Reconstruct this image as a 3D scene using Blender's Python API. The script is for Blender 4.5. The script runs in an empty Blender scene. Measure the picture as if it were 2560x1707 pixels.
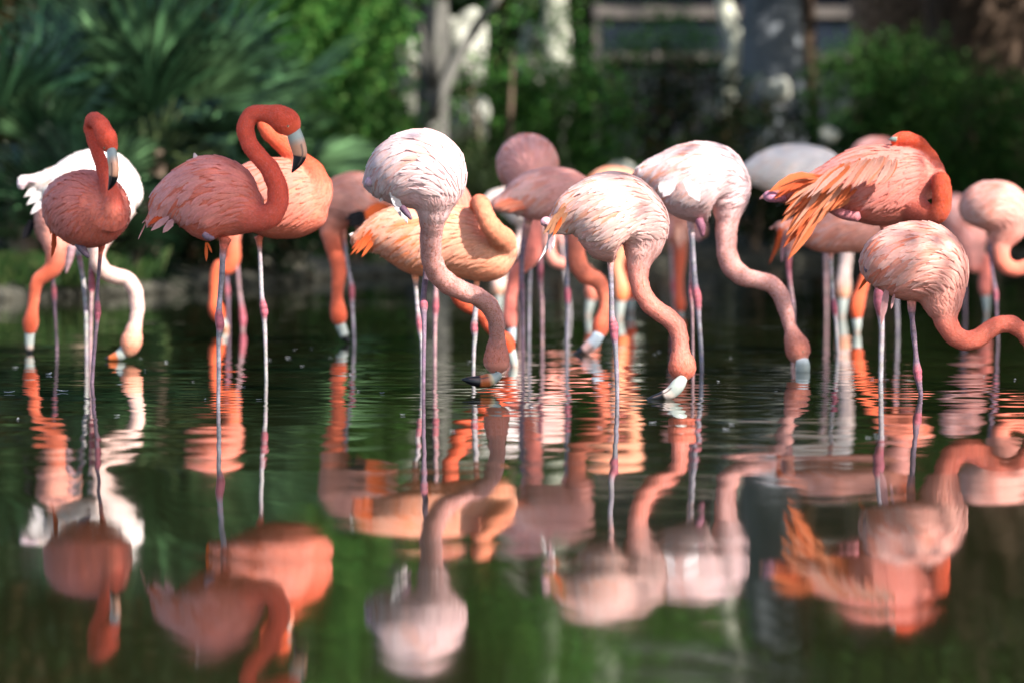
import bpy, bmesh, math, random
import numpy as np
from mathutils import Vector, Matrix
from mathutils.bvhtree import BVHTree

random.seed(7)
RNG = np.random.default_rng(11)
scene = bpy.context.scene
C = scene.collection

# ------------------------------------------------------------------ camera, sky, sun, exposure
F_PX, HCAM, YH = 8533.0, 0.70, 552.0          # focal length in photo pixels, eye height, horizon row
PITCH = math.atan((853.5 - YH) / F_PX)
cam_data = bpy.data.cameras.new('camera')
cam_data.sensor_width = 36.0
cam_data.lens = F_PX / 2560.0 * 36.0
cam_data.clip_start, cam_data.clip_end = 0.1, 1000.0
cam_data.dof.use_dof = True
cam_data.dof.focus_distance = 13.6
cam_data.dof.aperture_fstop = cam_data.lens / 1000.0 / 0.064
cam = bpy.data.objects.new('camera', cam_data)
cam.location = (0, 0, HCAM)
cam.rotation_euler = (math.pi / 2 - PITCH, 0, 0)
C.objects.link(cam)
scene.camera = cam

SUN = Vector((0.54, -0.58, 0.61)).normalized()   # towards the sun
sun_el = math.asin(SUN.z)
sun_rot = math.atan2(SUN.x, SUN.y)
world = bpy.data.worlds.new('World')
scene.world = world
world.use_nodes = True
wn = world.node_tree
wn.nodes.clear()
sky = wn.nodes.new('ShaderNodeTexSky')
sky.sky_type = 'NISHITA'
sky.sun_disc = False
sky.sun_elevation = sun_el
sky.sun_rotation = sun_rot
bg = wn.nodes.new('ShaderNodeBackground')
bg.inputs['Strength'].default_value = 0.13
wo = wn.nodes.new('ShaderNodeOutputWorld')
wn.links.new(sky.outputs[0], bg.inputs[0])
wn.links.new(bg.outputs[0], wo.inputs[0])
sl = bpy.data.lights.new('sun', 'SUN')
sl.energy = 5.0
sl.angle = math.radians(0.5)
sl.color = (1.0, 0.955, 0.90)
so = bpy.data.objects.new('sun', sl)
so.rotation_euler = (-SUN).to_track_quat('-Z', 'Y').to_euler()
so.location = (8, -5, 12)
C.objects.link(so)
vs = scene.view_settings
vs.view_transform = 'Standard'
vs.look = 'None'
vs.exposure = 1.2
vs.gamma = 1.0
scene.cycles.use_denoising = True
scene.cycles.max_bounces = 6
scene.cycles.transparent_max_bounces = 8

# ------------------------------------------------------------------ helpers
FWD = np.array([0, math.cos(PITCH), -math.sin(PITCH)])
UPV = np.array([0, math.sin(PITCH), math.cos(PITCH)])
def pix(u, v, Y):
    """photo pixel (2560 wide) at depth Y -> world point and metres per pixel there"""
    d = FWD + (u - 1280.0) / F_PX * np.array([1.0, 0, 0]) + (853.5 - v) / F_PX * UPV
    t = Y / d[1]
    return np.array([0, 0, HCAM]) + d * t, t / F_PX
def W(xd, yd, Y):
    """pixel of a 2352-wide view at depth Y -> world"""
    return pix(xd * 1.08844, yd * 1.08844, Y)[0]

def tag(o, label=None, cat=None, group=None, kind=None):
    if label: o['label'] = label
    if cat: o['category'] = cat
    if group: o['group'] = group
    if kind: o['kind'] = kind
    return o
def link(name, me, parent=None):
    o = bpy.data.objects.new(name, me)
    C.objects.link(o)
    if parent is not None:
        o.parent = parent
        o.matrix_parent_inverse = Matrix.Translation(-parent.location)
    return o
def empty(name, loc):
    o = bpy.data.objects.new(name, None)
    o.location = Vector([float(v) for v in loc])
    o.empty_display_size = 0.1
    C.objects.link(o)
    return o
def mesh(name, V, F, mats=(), col=None, smooth=True, midx=None):
    me = bpy.data.meshes.new(name)
    V = np.asarray(V, dtype=np.float32)
    if isinstance(F, np.ndarray):
        n, k = F.shape
        me.vertices.add(len(V)); me.vertices.foreach_set('co', V.ravel())
        me.loops.add(n * k); me.loops.foreach_set('vertex_index', F.ravel().astype(np.int32))
        me.polygons.add(n)
        me.polygons.foreach_set('loop_start', np.arange(0, n * k, k, dtype=np.int32))
        me.polygons.foreach_set('loop_total', np.full(n, k, dtype=np.int32))
        me.update(calc_edges=True)
    else:
        me.from_pydata(V.tolist(), [], F)
        me.update()
    if smooth:
        me.polygons.foreach_set('use_smooth', np.ones(len(me.polygons), dtype=bool))
    for m in mats: me.materials.append(m)
    if midx is not None: me.polygons.foreach_set('material_index', np.asarray(midx, dtype=np.int32))
    if col is not None: setcol(me, col)
    me.validate()
    return me
def setcol(me, col):
    a = me.color_attributes.new('Col', 'FLOAT_COLOR', 'POINT')
    c = np.ones((len(me.vertices), 4), dtype=np.float32)
    c[:, :3] = col
    a.data.foreach_set('color', c.ravel())

def catmull(P, n):
    P = np.asarray(P, float)
    if len(P) < 3:
        t = np.linspace(0, 1, n)[:, None]
        return P[0] * (1 - t) + P[-1] * t
    seg = np.linalg.norm(np.diff(P[:, :3], axis=0), axis=1) ** 0.5 + 1e-6
    k = np.concatenate([[0], np.cumsum(seg)])
    m = np.zeros_like(P)
    for i in range(len(P)):
        if i == 0: m[i] = (P[1] - P[0]) / (k[1] - k[0])
        elif i == len(P) - 1: m[i] = (P[-1] - P[-2]) / (k[-1] - k[-2])
        else:
            d0 = (P[i] - P[i-1]) / (k[i] - k[i-1]); d1 = (P[i+1] - P[i]) / (k[i+1] - k[i])
            m[i] = (d0 * (k[i+1] - k[i]) + d1 * (k[i] - k[i-1])) / (k[i+1] - k[i-1])
    out = []
    for u in np.linspace(0, k[-1], n):
        i = min(max(np.searchsorted(k, u) - 1, 0), len(P) - 2)
        h = k[i+1] - k[i]; s = (u - k[i]) / h
        out.append((2*s**3 - 3*s**2 + 1) * P[i] + (s**3 - 2*s**2 + s) * h * m[i] + (-2*s**3 + 3*s**2) * P[i+1] + (s**3 - s**2) * h * m[i+1])
    return np.array(out)
def frames(Pc):
    T = np.gradient(Pc, axis=0)
    T /= np.linalg.norm(T, axis=1)[:, None] + 1e-12
    N1 = np.zeros_like(T)
    ref = np.array([0, 0, 1.0]) if abs(T[0][2]) < 0.85 else np.array([1.0, 0, 0])
    n = ref - T[0] * ref.dot(T[0]); N1[0] = n / np.linalg.norm(n)
    for i in range(1, len(T)):
        n = N1[i-1] - T[i] * N1[i-1].dot(T[i]); N1[i] = n / (np.linalg.norm(n) + 1e-12)
    return T, N1, np.cross(T, N1)
def tube(S, ring=16, ratio=1.0, jitter=0.0):
    """S: samples x,y,z,r -> verts, faces, closed ends, (sample index, angle) per vertex"""
    Pc, R = S[:, :3], np.maximum(S[:, 3], 1e-4)
    T, N1, N2 = frames(Pc)
    th = np.linspace(0, 2 * math.pi, ring, endpoint=False)
    V = []; tid = []; ang = []
    for i in range(len(S)):
        rr = R[i] * (1 + jitter * RNG.normal(size=ring)) if jitter else R[i]
        V.append(Pc[i] + (np.cos(th) * rr)[:, None] * N1[i] + (np.sin(th) * rr * ratio)[:, None] * N2[i])
        tid += [i] * ring; ang += list(th)
    V = np.concatenate(V)
    n = len(S); F = []
    for i in range(n - 1):
        for j in range(ring):
            a, b = i * ring + j, i * ring + (j + 1) % ring
            F.append((a, b, b + ring, a + ring))
    V = np.vstack([V, Pc[0] - T[0] * R[0] * 0.5, Pc[-1] + T[-1] * R[-1] * 0.5])
    c0, c1 = len(V) - 2, len(V) - 1
    for j in range(ring):
        F.append(((j + 1) % ring, j, c0)); F.append(((n-1)*ring + j, (n-1)*ring + (j+1) % ring, c1))
    tid += [0, n - 1]; ang += [0, 0]
    return V, F, np.array(tid), np.array(ang)

# ------------------------------------------------------------------ materials
def newmat(name):
    m = bpy.data.materials.new(name); m.use_nodes = True
    nt = m.node_tree; nt.nodes.clear()
    return m, nt, nt.nodes, nt.links
def attr_mat(name, rough=0.7, noise_scale=60, noise_amt=0.15, bump=0.0, bump_scale=200, sheen=0.0, trans=0.0, spec=0.3):
    m, nt, N, L = newmat(name)
    out = N.new('ShaderNodeOutputMaterial')
    p = N.new('ShaderNodeBsdfPrincipled')
    at = N.new('ShaderNodeAttribute'); at.attribute_name = 'Col'
    tc = N.new('ShaderNodeTexCoord')
    nz = N.new('ShaderNodeTexNoise'); nz.inputs['Scale'].default_value = noise_scale; nz.inputs['Detail'].default_value = 4
    L.new(tc.outputs['Object'], nz.inputs['Vector'])
    mr = N.new('ShaderNodeMapRange'); mr.inputs['From Min'].default_value = 0.3; mr.inputs['From Max'].default_value = 0.7
    mr.inputs['To Min'].default_value = 1 - noise_amt; mr.inputs['To Max'].default_value = 1 + noise_amt
    L.new(nz.outputs['Fac'], mr.inputs['Value'])
    mx = N.new('ShaderNodeVectorMath'); mx.operation = 'SCALE'
    L.new(at.outputs['Color'], mx.inputs[0]); L.new(mr.outputs[0], mx.inputs['Scale'])
    L.new(mx.outputs[0], p.inputs['Base Color'])
    p.inputs['Roughness'].default_value = rough
    p.inputs['Specular IOR Level'].default_value = spec
    if sheen:
        p.inputs['Sheen Weight'].default_value = sheen; p.inputs['Sheen Roughness'].default_value = 0.5
    if bump:
        n2 = N.new('ShaderNodeTexNoise'); n2.inputs['Scale'].default_value = bump_scale; n2.inputs['Detail'].default_value = 3
        L.new(tc.outputs['Object'], n2.inputs['Vector'])
        b = N.new('ShaderNodeBump'); b.inputs['Strength'].default_value = 1.0; b.inputs['Distance'].default_value = bump
        L.new(n2.outputs['Fac'], b.inputs['Height']); L.new(b.outputs[0], p.inputs['Normal'])
    if trans:
        tr = N.new('ShaderNodeBsdfTranslucent'); L.new(mx.outputs[0], tr.inputs['Color'])
        ms = N.new('ShaderNodeMixShader'); ms.inputs[0].default_value = trans
        L.new(p.outputs[0], ms.inputs[1]); L.new(tr.outputs[0], ms.inputs[2]); L.new(ms.outputs[0], out.inputs[0])
    else:
        L.new(p.outputs[0], out.inputs[0])
    return m
def flat_mat(name, c1, c2, scale=8, rough=0.8, bump=0.0, stretch=(1, 1, 1), spec=0.3):
    m, nt, N, L = newmat(name)
    out = N.new('ShaderNodeOutputMaterial'); p = N.new('ShaderNodeBsdfPrincipled')
    tc = N.new('ShaderNodeTexCoord'); mp = N.new('ShaderNodeMapping'); mp.inputs['Scale'].default_value = stretch
    nz = N.new('ShaderNodeTexNoise'); nz.inputs['Scale'].default_value = scale; nz.inputs['Detail'].default_value = 6
    L.new(tc.outputs['Object'], mp.inputs[0]); L.new(mp.outputs[0], nz.inputs['Vector'])
    cr = N.new('ShaderNodeValToRGB'); cr.color_ramp.elements[0].position = 0.35; cr.color_ramp.elements[1].position = 0.65
    cr.color_ramp.elements[0].color = (*c1, 1); cr.color_ramp.elements[1].color = (*c2, 1)
    L.new(nz.outputs['Fac'], cr.inputs[0]); L.new(cr.outputs[0], p.inputs['Base Color'])
    p.inputs['Roughness'].default_value = rough; p.inputs['Specular IOR Level'].default_value = spec
    if bump:
        b = N.new('ShaderNodeBump'); b.inputs['Distance'].default_value = bump
        L.new(nz.outputs['Fac'], b.inputs['Height']); L.new(b.outputs[0], p.inputs['Normal'])
    L.new(p.outputs[0], out.inputs[0])
    return m
M_BODY = attr_mat('flamingo_down', 0.85, 45, 0.10, bump=0.0018, bump_scale=320, sheen=0.15, spec=0.15)
M_FEATH = attr_mat('flamingo_feather', 0.75, 90, 0.08, trans=0.22, spec=0.12)
M_LEG = attr_mat('flamingo_leg_skin', 0.5, 120, 0.25, bump=0.003, bump_scale=350, spec=0.4)
M_BILL = attr_mat('flamingo_bill', 0.32, 60, 0.06, spec=0.5)
M_EYE = attr_mat('flamingo_eye', 0.1, 60, 0.0, spec=0.6)
M_LEAF = attr_mat('leaf', 0.6, 3, 0.25, trans=0.35, spec=0.12)
M_PALM = attr_mat('palm_leaf', 0.45, 3, 0.2, trans=0.2, spec=0.22)
M_BARK_GREY = flat_mat('bark_grey', (0.10, 0.10, 0.09), (0.30, 0.30, 0.27), 3.0, 0.9, 0.03, (1, 1, 0.35))
M_BARK_MID = flat_mat('bark_mid', (0.05, 0.048, 0.042), (0.20, 0.19, 0.165), 3.0, 0.9, 0.03, (1, 1, 0.35))
M_BARK_PALE = flat_mat('bark_pale', (0.30, 0.31, 0.24), (0.62, 0.62, 0.50), 2.2, 0.85, 0.02, (1, 1, 0.5))
M_BARK_BLUE = flat_mat('bark_smooth_grey', (0.09, 0.10, 0.115), (0.19, 0.205, 0.22), 2.0, 0.8, 0.01, (1, 1, 0.25))
M_BARK_DARK = flat_mat('bark_dark', (0.035, 0.022, 0.015), (0.11, 0.07, 0.045), 5.0, 0.95, 0.04, (1, 1, 0.2))
M_BARK_BROWN = flat_mat('bark_brown', (0.10, 0.065, 0.045), (0.26, 0.18, 0.13), 6.0, 0.95, 0.03)
M_ROCK = flat_mat('pale_rock', (0.20, 0.20, 0.16), (0.56, 0.55, 0.47), 3.0, 0.9, 0.03)
M_KERB = flat_mat('kerb_stone', (0.022, 0.021, 0.016), (0.085, 0.078, 0.058), 3.0, 0.9, 0.03)
M_GROUND = flat_mat('soil_and_litter', (0.035, 0.030, 0.018), (0.13, 0.11, 0.07), 2.5, 0.95, 0.03)

# ------------------------------------------------------------------ pond: ground sheet and water
BANK = [(-4.6, 30.0), (-3.75, 32.4), (-2.46, 40.0), (-0.45, 48.0), (3.0, 55.0), (9.0, 59.0), (15, 57), (20, 46), (17, 30), (9.5, 18), (6.0, 11), (5.0, 5),
        (2.6, 1.6), (0, 1.0), (-2.6, 1.5), (-7, 4), (-12, 12), (-11, 22), (-7.5, 27.5)]
def bank_loop(n=220):
    P = np.array(BANK + BANK[:3])
    S = catmull(np.hstack([P, np.zeros((len(P), 2))]), n * 2)[:, :2]
    ctr = np.array([1.0, 28.0])
    a = np.unwrap(np.arctan2(S[:, 0] - ctr[0], S[:, 1] - ctr[1]))
    i1 = np.argmin(np.abs(a - (a[0] + 2 * math.pi)))
    return S[:i1][:: 1]
LOOP = bank_loop()
def bank_frame(L):
    T = np.roll(L, -1, 0) - np.roll(L, 1, 0)
    T /= np.linalg.norm(T, axis=1)[:, None]
    Nn = np.stack([-T[:, 1], T[:, 0]], 1)
    ctr = np.array([1.0, 28.0])
    s = np.sign(((L - ctr) * Nn).sum(1)); s = np.sign(s.sum())
    return Nn * s
NB = bank_frame(LOOP)
def build_ground():
    prof = [(-2.5, -0.6), (-0.5, -0.35), (-0.08, -0.05), (0.05, 0.06), (0.3, 0.13), (1.0, 0.2), (3.0, 0.32), (8.0, 0.6), (25, 1.2), (90, 1.8), (400, 2.0)]
    n = len(LOOP); V = []; F = []
    ctr = np.array([1.0, 28.0])
    rad = (LOOP - ctr) / np.linalg.norm(LOOP - ctr, axis=1)[:, None]
    for off, z in prof:
        k = min(1, max(0, (off - 1) / 8.0))
        d = NB * (1 - k) + rad * k
        P = LOOP + d * off
        wob = RNG.normal(size=n) * 0.03 * min(1, max(0, off + .2))
        V.append(np.hstack([P, (np.full(n, z) + wob)[:, None]]))
    V = np.concatenate(V + [np.array([[1.0, 28.0, -0.6]])])
    for i in range(len(prof) - 1):
        for j in range(n):
            F.append((i*n + j, i*n + (j+1) % n, (i+1)*n + (j+1) % n, (i+1)*n + j))
    for j in range(n): F.append((j, (j+1) % n, len(V) - 1))
    me = mesh('ground', V, F, [M_GROUND])
    bm = bmesh.new(); bm.from_mesh(me); bmesh.ops.recalc_face_normals(bm, faces=bm.faces); bm.to_mesh(me); bm.free()
    tag(link('ground', me), kind='structure')
build_ground()

RINGS = []   # (x, y, strength) of ripple rings, filled with the birds' own water contacts below
def build_water():
    m, nt, N, L = newmat('pond_water')
    out = N.new('ShaderNodeOutputMaterial'); p = N.new('ShaderNodeBsdfPrincipled')
    p.inputs['IOR'].default_value = 1.40
    p.inputs['Roughness'].default_value = 0.022
    p.inputs['Specular IOR Level'].default_value = 0.5
    geo = N.new('ShaderNodeNewGeometry')
    def vm(op, a, b=None):
        n = N.new('ShaderNodeVectorMath'); n.operation = op
        for i, q in enumerate((a, b)):
            if q is None: continue
            if isinstance(q, tuple): n.inputs[i].default_value = q
            else: L.new(q, n.inputs[i])
        return n
    def ma(op, a, b=None):
        n = N.new('ShaderNodeMath'); n.operation = op
        for i, q in enumerate((a, b)):
            if q is None: continue
            if isinstance(q, (int, float)): n.inputs[i].default_value = q
            else: L.new(q, n.inputs[i])
        return n.outputs[0]
    pos = geo.outputs['Position']
    def layer(scale, amp, detail=1.0, stretch=(1, 1, 1)):
        v = vm('MULTIPLY', pos, stretch).outputs[0]
        n = N.new('ShaderNodeTexNoise'); n.inputs['Scale'].default_value = scale; n.inputs['Detail'].default_value = detail
        L.new(v, n.inputs['Vector'])
        c = vm('SUBTRACT', n.outputs['Color'], (0.5, 0.5, 0.5)).outputs[0]
        return vm('MULTIPLY', c, (amp, amp, 0.0)).outputs[0]
    # calm and ruffled patches
    pm = N.new('ShaderNodeTexNoise'); pm.inputs['Scale'].default_value = 0.55; pm.inputs['Detail'].default_value = 2
    L.new(vm('MULTIPLY', pos, (1.0, 0.45, 1)).outputs[0], pm.inputs['Vector'])
    mr = N.new('ShaderNodeMapRange'); mr.inputs['From Min'].default_value = 0.36; mr.inputs['From Max'].default_value = 0.66
    mr.inputs['To Min'].default_value = 0.25; mr.inputs['To Max'].default_value = 1.5
    L.new(pm.outputs['Fac'], mr.inputs['Value'])
    acc = vm('ADD', layer(4.2, 0.0300, 1.0, (0.55, 1, 1)), layer(11.0, 0.0140, 0.5, (0.6, 1, 1))).outputs[0]
    acc = vm('ADD', acc, layer(1.9, 0.0140, 0.0, (0.6, 1, 1))).outputs[0]
    sx = N.new('ShaderNodeSeparateXYZ'); L.new(pos, sx.inputs[0])
    ym = N.new('ShaderNodeMapRange'); ym.interpolation_type = 'SMOOTHSTEP'; L.new(sx.outputs['Y'], ym.inputs['Value'])
    ym.inputs['From Min'].default_value = 6.0; ym.inputs['From Max'].default_value = 11.5; ym.inputs['To Min'].default_value = 0.52; ym.inputs['To Max'].default_value = 1.0
    rm = N.new('ShaderNodeMapRange'); rm.interpolation_type = 'SMOOTHSTEP'; L.new(sx.outputs['Y'], rm.inputs['Value'])
    rm.inputs['From Min'].default_value = 6.5; rm.inputs['From Max'].default_value = 12.0; rm.inputs['To Min'].default_value = 0.034; rm.inputs['To Max'].default_value = 0.02
    L.new(rm.outputs[0], p.inputs['Roughness'])
    sc = N.new('ShaderNodeVectorMath'); sc.operation = 'SCALE'; L.new(acc, sc.inputs[0]); L.new(ma('MULTIPLY', mr.outputs[0], ym.outputs[0]), sc.inputs['Scale'])
    acc = sc.outputs[0]
    for (rx, ry, amp, k) in RINGS:
        d = vm('SUBTRACT', pos, (rx, ry, 0.0)).outputs[0]
        ln = vm('LENGTH', d).outputs['Value']
        w = ma('SINE', ma('MULTIPLY', ln, k))
        fall = ma('POWER', 2.718, ma('MULTIPLY', ln, -2.2))
        a = ma('MULTIPLY', ma('MULTIPLY', w, fall), amp)
        dn = vm('NORMALIZE', d).outputs[0]
        s2 = N.new('ShaderNodeVectorMath'); s2.operation = 'SCALE'; L.new(dn, s2.inputs[0]); L.new(a, s2.inputs['Scale'])
        acc = vm('ADD', acc, s2.outputs[0]).outputs[0]
    nrm = vm('NORMALIZE', vm('ADD', acc, (0, 0, 1)).outputs[0]).outputs[0]
    L.new(nrm, p.inputs['Normal'])
    cn = N.new('ShaderNodeTexNoise'); cn.inputs['Scale'].default_value = 0.35; cn.inputs['Detail'].default_value = 3
    L.new(pos, cn.inputs['Vector'])
    cr = N.new('ShaderNodeValToRGB')
    cr.color_ramp.elements[0].color = (0.005, 0.007, 0.003, 1); cr.color_ramp.elements[1].color = (0.017, 0.017, 0.005, 1)
    L.new(cn.outputs['Fac'], cr.inputs[0]); L.new(cr.outputs[0], p.inputs['Base Color'])
    L.new(p.outputs[0], out.inputs[0])
    n = len(LOOP); P = LOOP + NB * 0.04
    V = np.hstack([P, np.zeros((n, 1))]); V = np.vstack([V, [[1.0, 28.0, 0.0]]])
    me = mesh('water', V, [(j, (j + 1) % n, n) for j in range(n)], [m], smooth=False)
    bm = bmesh.new(); bm.from_mesh(me); bmesh.ops.recalc_face_normals(bm, faces=bm.faces)
    if sum(f.normal.z for f in bm.faces) < 0: bmesh.ops.reverse_faces(bm, faces=bm.faces)
    bm.to_mesh(me); bm.free()
    tag(link('water', me), kind='structure')

# ------------------------------------------------------------------ foliage builders
def leaf_cloud(blobs, n, size, cols, shell=0.55, droop=0.3, aspect=0.45):
    """blobs: (x,y,z,rx,ry,rz); n leaf diamonds spread through them in small sprays"""
    B = np.array(blobs, float)
    vol = (B[:, 3] * B[:, 4] * B[:, 5]) ** 0.67
    pick = RNG.choice(len(B), size=n, p=vol / vol.sum())
    nc = max(8, n // 14)
    cd = RNG.normal(size=(nc, 3)); cd /= np.linalg.norm(cd, axis=1)[:, None]
    cr = RNG.uniform(shell, 1.05, size=nc) ** 0.7
    cl = RNG.integers(0, nc, size=n)
    ctr = B[pick, :3] + cd[cl] * cr[cl][:, None] * B[pick, 3:6] + RNG.normal(size=(n, 3)) * size * 1.6
    out = cd[cl]
    u = out + RNG.normal(size=(n, 3)) * 0.7; u[:, 2] -= droop
    u /= np.linalg.norm(u, axis=1)[:, None]
    w = np.cross(u, RNG.normal(size=(n, 3))); w /= np.linalg.norm(w, axis=1)[:, None]
    s = size * RNG.uniform(0.6, 1.35, size=(n, 1))
    nn = np.cross(u, w)
    V = np.stack([ctr - u * s * .5, ctr + w * s * aspect * .5 + nn * s * .06, ctr + u * s * .5, ctr - w * s * aspect * .5 + nn * s * .06], 1).reshape(-1, 3)
    Fc = np.arange(4 * n).reshape(n, 4)
    cols = np.array(cols)
    cc = cols[RNG.integers(0, len(cols), size=nc)][cl]
    cc = cc * RNG.uniform(0.75, 1.25, size=(n, 1))
    return V, Fc, np.repeat(cc, 4, axis=0)
def smp(pts, n=24):
    return catmull(np.array(pts, float), n)
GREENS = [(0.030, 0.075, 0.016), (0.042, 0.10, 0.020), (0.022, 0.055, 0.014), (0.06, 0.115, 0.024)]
BRIGHT = [(0.085, 0.23, 0.040), (0.065, 0.20, 0.040), (0.13, 0.26, 0.055), (0.045, 0.15, 0.030)]  # paler leaf colours stand in for sunlit foliage and lit spots
DARK = [(0.011, 0.028, 0.010), (0.016, 0.038, 0.012), (0.009, 0.022, 0.009), (0.024, 0.045, 0.014), (0.06, 0.035, 0.015)]  # darkened leaf colours stand in for shaded foliage; last is rusty leaf
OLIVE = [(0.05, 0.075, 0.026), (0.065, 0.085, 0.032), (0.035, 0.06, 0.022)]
def shrub(name, label, blobs, n, size, cols, stem=None, cat='shrub', group='shrubs along the far bank'):
    b = np.array(blobs)
    base = (float(b[:, 0].mean()), float(b[:, 1].mean()), 0.2)
    e = tag(empty(name, base), label, cat, group)
    V, Fc, cc = leaf_cloud(blobs, n, size, cols)
    link('foliage', mesh('foliage', V, Fc, [M_LEAF], cc, smooth=False), e)
    for k, bb in enumerate(blobs[:3]):
        S = smp([(base[0] + 0.2 * (k - 1), base[1], 0.05, 0.06), ((base[0] + bb[0]) / 2, (base[1] + bb[1]) / 2, bb[2] * 0.45, 0.045), (bb[0], bb[1], bb[2], 0.02)], 8)
        V, F, _, _ = tube(S, 7)
        link('stem', mesh('stem', V, F, [M_BARK_BROWN]), e)
    return e
def tree(name, label, trunk, limbs, blobs, n, size, cols, bark, cat='tree', group=None, ring=18, jitter=0.03, kind_leaf=M_LEAF):
    e = tag(empty(name, (trunk[0][0], trunk[0][1], trunk[0][2])), label, cat, group)
    V, F, _, _ = tube(smp(trunk, 36), ring, 1.0, jitter)
    t = link('trunk', mesh('trunk', V, F, [bark]), e)
    for lb in limbs:
        V, F, _, _ = tube(smp(lb, 16), 9, 1.0, 0.03)
        o = link('limb', mesh('limb', V, F, [bark]), t)
        o.matrix_parent_inverse = Matrix.Translation(-e.location)
        o.parent = t; o.matrix_parent_inverse = Matrix()
    if blobs:
        V, Fc, cc = leaf_cloud(blobs, n, size, cols)
        link('crown', mesh('crown', V, Fc, [kind_leaf], cc, smooth=False), e)
    return e

# fan palm leaf shared by all palms: petiole base at origin, blade fanning along +X
def fan_mesh(nl=22, blade=0.62, pet=0.45, spread=2.6, lit_tone=1.0):
    V = []; F = []; col = []
    S = smp([(0, 0, 0, 0.014), (pet * .5, 0, 0.03, 0.010), (pet, 0, 0.0, 0.008)], 6)
    tv, tf, _, _ = tube(S, 5); V += tv.tolist(); F += tf; col += [(0.10, 0.14, 0.05)] * len(tv)
    for i in range(nl):
        a = (i / (nl - 1) - 0.5) * spread
        ln = blade * (0.72 + 0.28 * math.cos(a * 0.9)) * random.uniform(0.9, 1.05)
        d = np.array([math.cos(a), math.sin(a), 0]); s = np.array([-math.sin(a), math.cos(a), 0])
        o = np.array([pet, 0, 0.0]); c = random.choice((.35, .5, .7, .9, 1.3, 2.0))  # leaflet colour steps imitate sunlit and shaded blades
        b0 = len(V)
        for t, wv, zz in ((0.0, 0.006, 0), (0.45, 0.030, 0.012), (0.8, 0.022, -0.005), (1.0, 0.001, -0.03 - random.random() * .05)):
            m_ = o + d * ln * t + np.array([0, 0, zz])
            V += [(m_ + s * wv + np.array([0, 0, .008])).tolist(), m_.tolist(), (m_ - s * wv + np.array([0, 0, .008])).tolist()]
            g = 0.85 + 0.3 * t
            col += [((0.024 + .006 * max(0, lit_tone - 1)) * g * c * lit_tone, 0.062 * g * c * lit_tone, 0.026 * g * c * lit_tone)] * 3  # brighter fans are also yellowed as if sunlit
        for k in range(3):
            q = b0 + 3 * k
            F += [(q, q + 1, q + 4, q + 3), (q + 1, q + 2, q + 5, q + 4)]
    return mesh('palm_fan', V, F, [M_PALM], np.array(col))
FANS = [fan_mesh(17, .78, .6, 2.8, .8), fan_mesh(16, 0.86, 0.7, 3.0, 1.7), fan_mesh(17, 0.70, 0.6, 2.5, 2.4), fan_mesh(17, 0.8, 0.65, 2.7, 1.2)]  # dark to pale copies, light and shade put into the leaf colour
def fan_palm(label, base, top, nf, scale, elmin=-25, elmax=85):
    e = tag(empty('fan_palm', base), label, 'palm', 'fan palms on the left bank')
    S = smp([(*base, 0.16), ((base[0] + top[0]) / 2, (base[1] + top[1]) / 2, (base[2] + top[2]) / 2, 0.14), (*top, 0.12)], 14)
    V, F, _, _ = tube(S, 14, 1, 0.08)
    link('trunk', mesh('trunk', V, F, [M_BARK_BROWN]), e)
    for i in range(nf):
        az = i * 2.39996 + random.uniform(-.2, .2)
        el = math.radians(elmin + (elmax - elmin) * ((i + .5) / nf) + random.uniform(-6, 6))
        o = bpy.data.objects.new('palm_leaf', FANS[(i * 7 // 3) % 4]); C.objects.link(o); o.parent = e
        sc = scale * random.uniform(0.85, 1.15)
        o.location = Vector(top) - e.location + Vector((0.08 * math.cos(az), 0.08 * math.sin(az), random.uniform(-.25, .1)))
        o.rotation_mode = 'XYZ'
        mat = Matrix.Rotation(az, 4, 'Z') @ Matrix.Rotation(-el, 4, 'Y') @ Matrix.Rotation(random.uniform(-.7, .7), 4, 'X')
        o.rotation_euler = mat.to_euler(); o.scale = (sc, sc, sc)
    return e

def rock(name, label, c, r, mat, sx=1.2, sz=0.7, group=None, parent=None, cat='rock'):
    bm = bmesh.new(); bmesh.ops.create_icosphere(bm, subdivisions=3, radius=1.0)
    s1 = random.random() * 9
    for v in bm.verts:
        n = math.sin(v.co.x * 3.1 + s1) * math.cos(v.co.y * 2.7 + s1 * 2) * 0.24 + math.sin(v.co.z * 5 + v.co.x * 4 + s1) * 0.10
        v.co *= 1 + n
        v.co = Vector((v.co.x * r * sx, v.co.y * r, v.co.z * r * sz))
    me = bpy.data.meshes.new(name); bm.to_mesh(me); bm.free(); me.materials.append(mat)
    for pl in me.polygons: pl.use_smooth = True
    o = link(name, me); o.location = Vector([float(q) for q in c])
    tag(o, label, cat, group)
    return o

exec_background = True
#==BACKGROUND==
def ground_z(x, y):
    d = np.min(np.linalg.norm(LOOP - np.array([x, y]), axis=1))
    return float(np.interp(d, [0, .3, 1, 3, 8, 25, 90], [0.02, .13, .2, .32, .6, 1.2, 1.8]))
def at(xd, Y): return float(W(xd, 500, Y)[0])
def zz(yd, Y): return float(W(1176, yd, Y)[2])
def px(n, Y): return n * 1.08844 * Y / F_PX          # width of n view pixels at depth Y

# left: fan palms, their leaves fill the upper left corner
for xd, Y, th, nf, sc, lab in ((60, 34.5, 0.9, 22, 1.2, 'fan palm at the far left edge, half cut off by the frame'),
                               (330, 35.5, 1.25, 30, 1.5, 'large blue-green fan palm behind the leftmost flamingos'),
                               (545, 39.0, 1.1, 26, 1.35, 'dark fan palm with leaves reaching right, behind the red pair'),
                               (190, 33.5, 0.35, 16, 0.8, 'low young fan palm at the water edge on the left')):
    x = at(xd, Y); z0 = ground_z(x, Y)
    fan_palm(lab, (x, Y, z0), (x + random.uniform(-.15, .15), Y, z0 + th), nf, sc)
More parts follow.
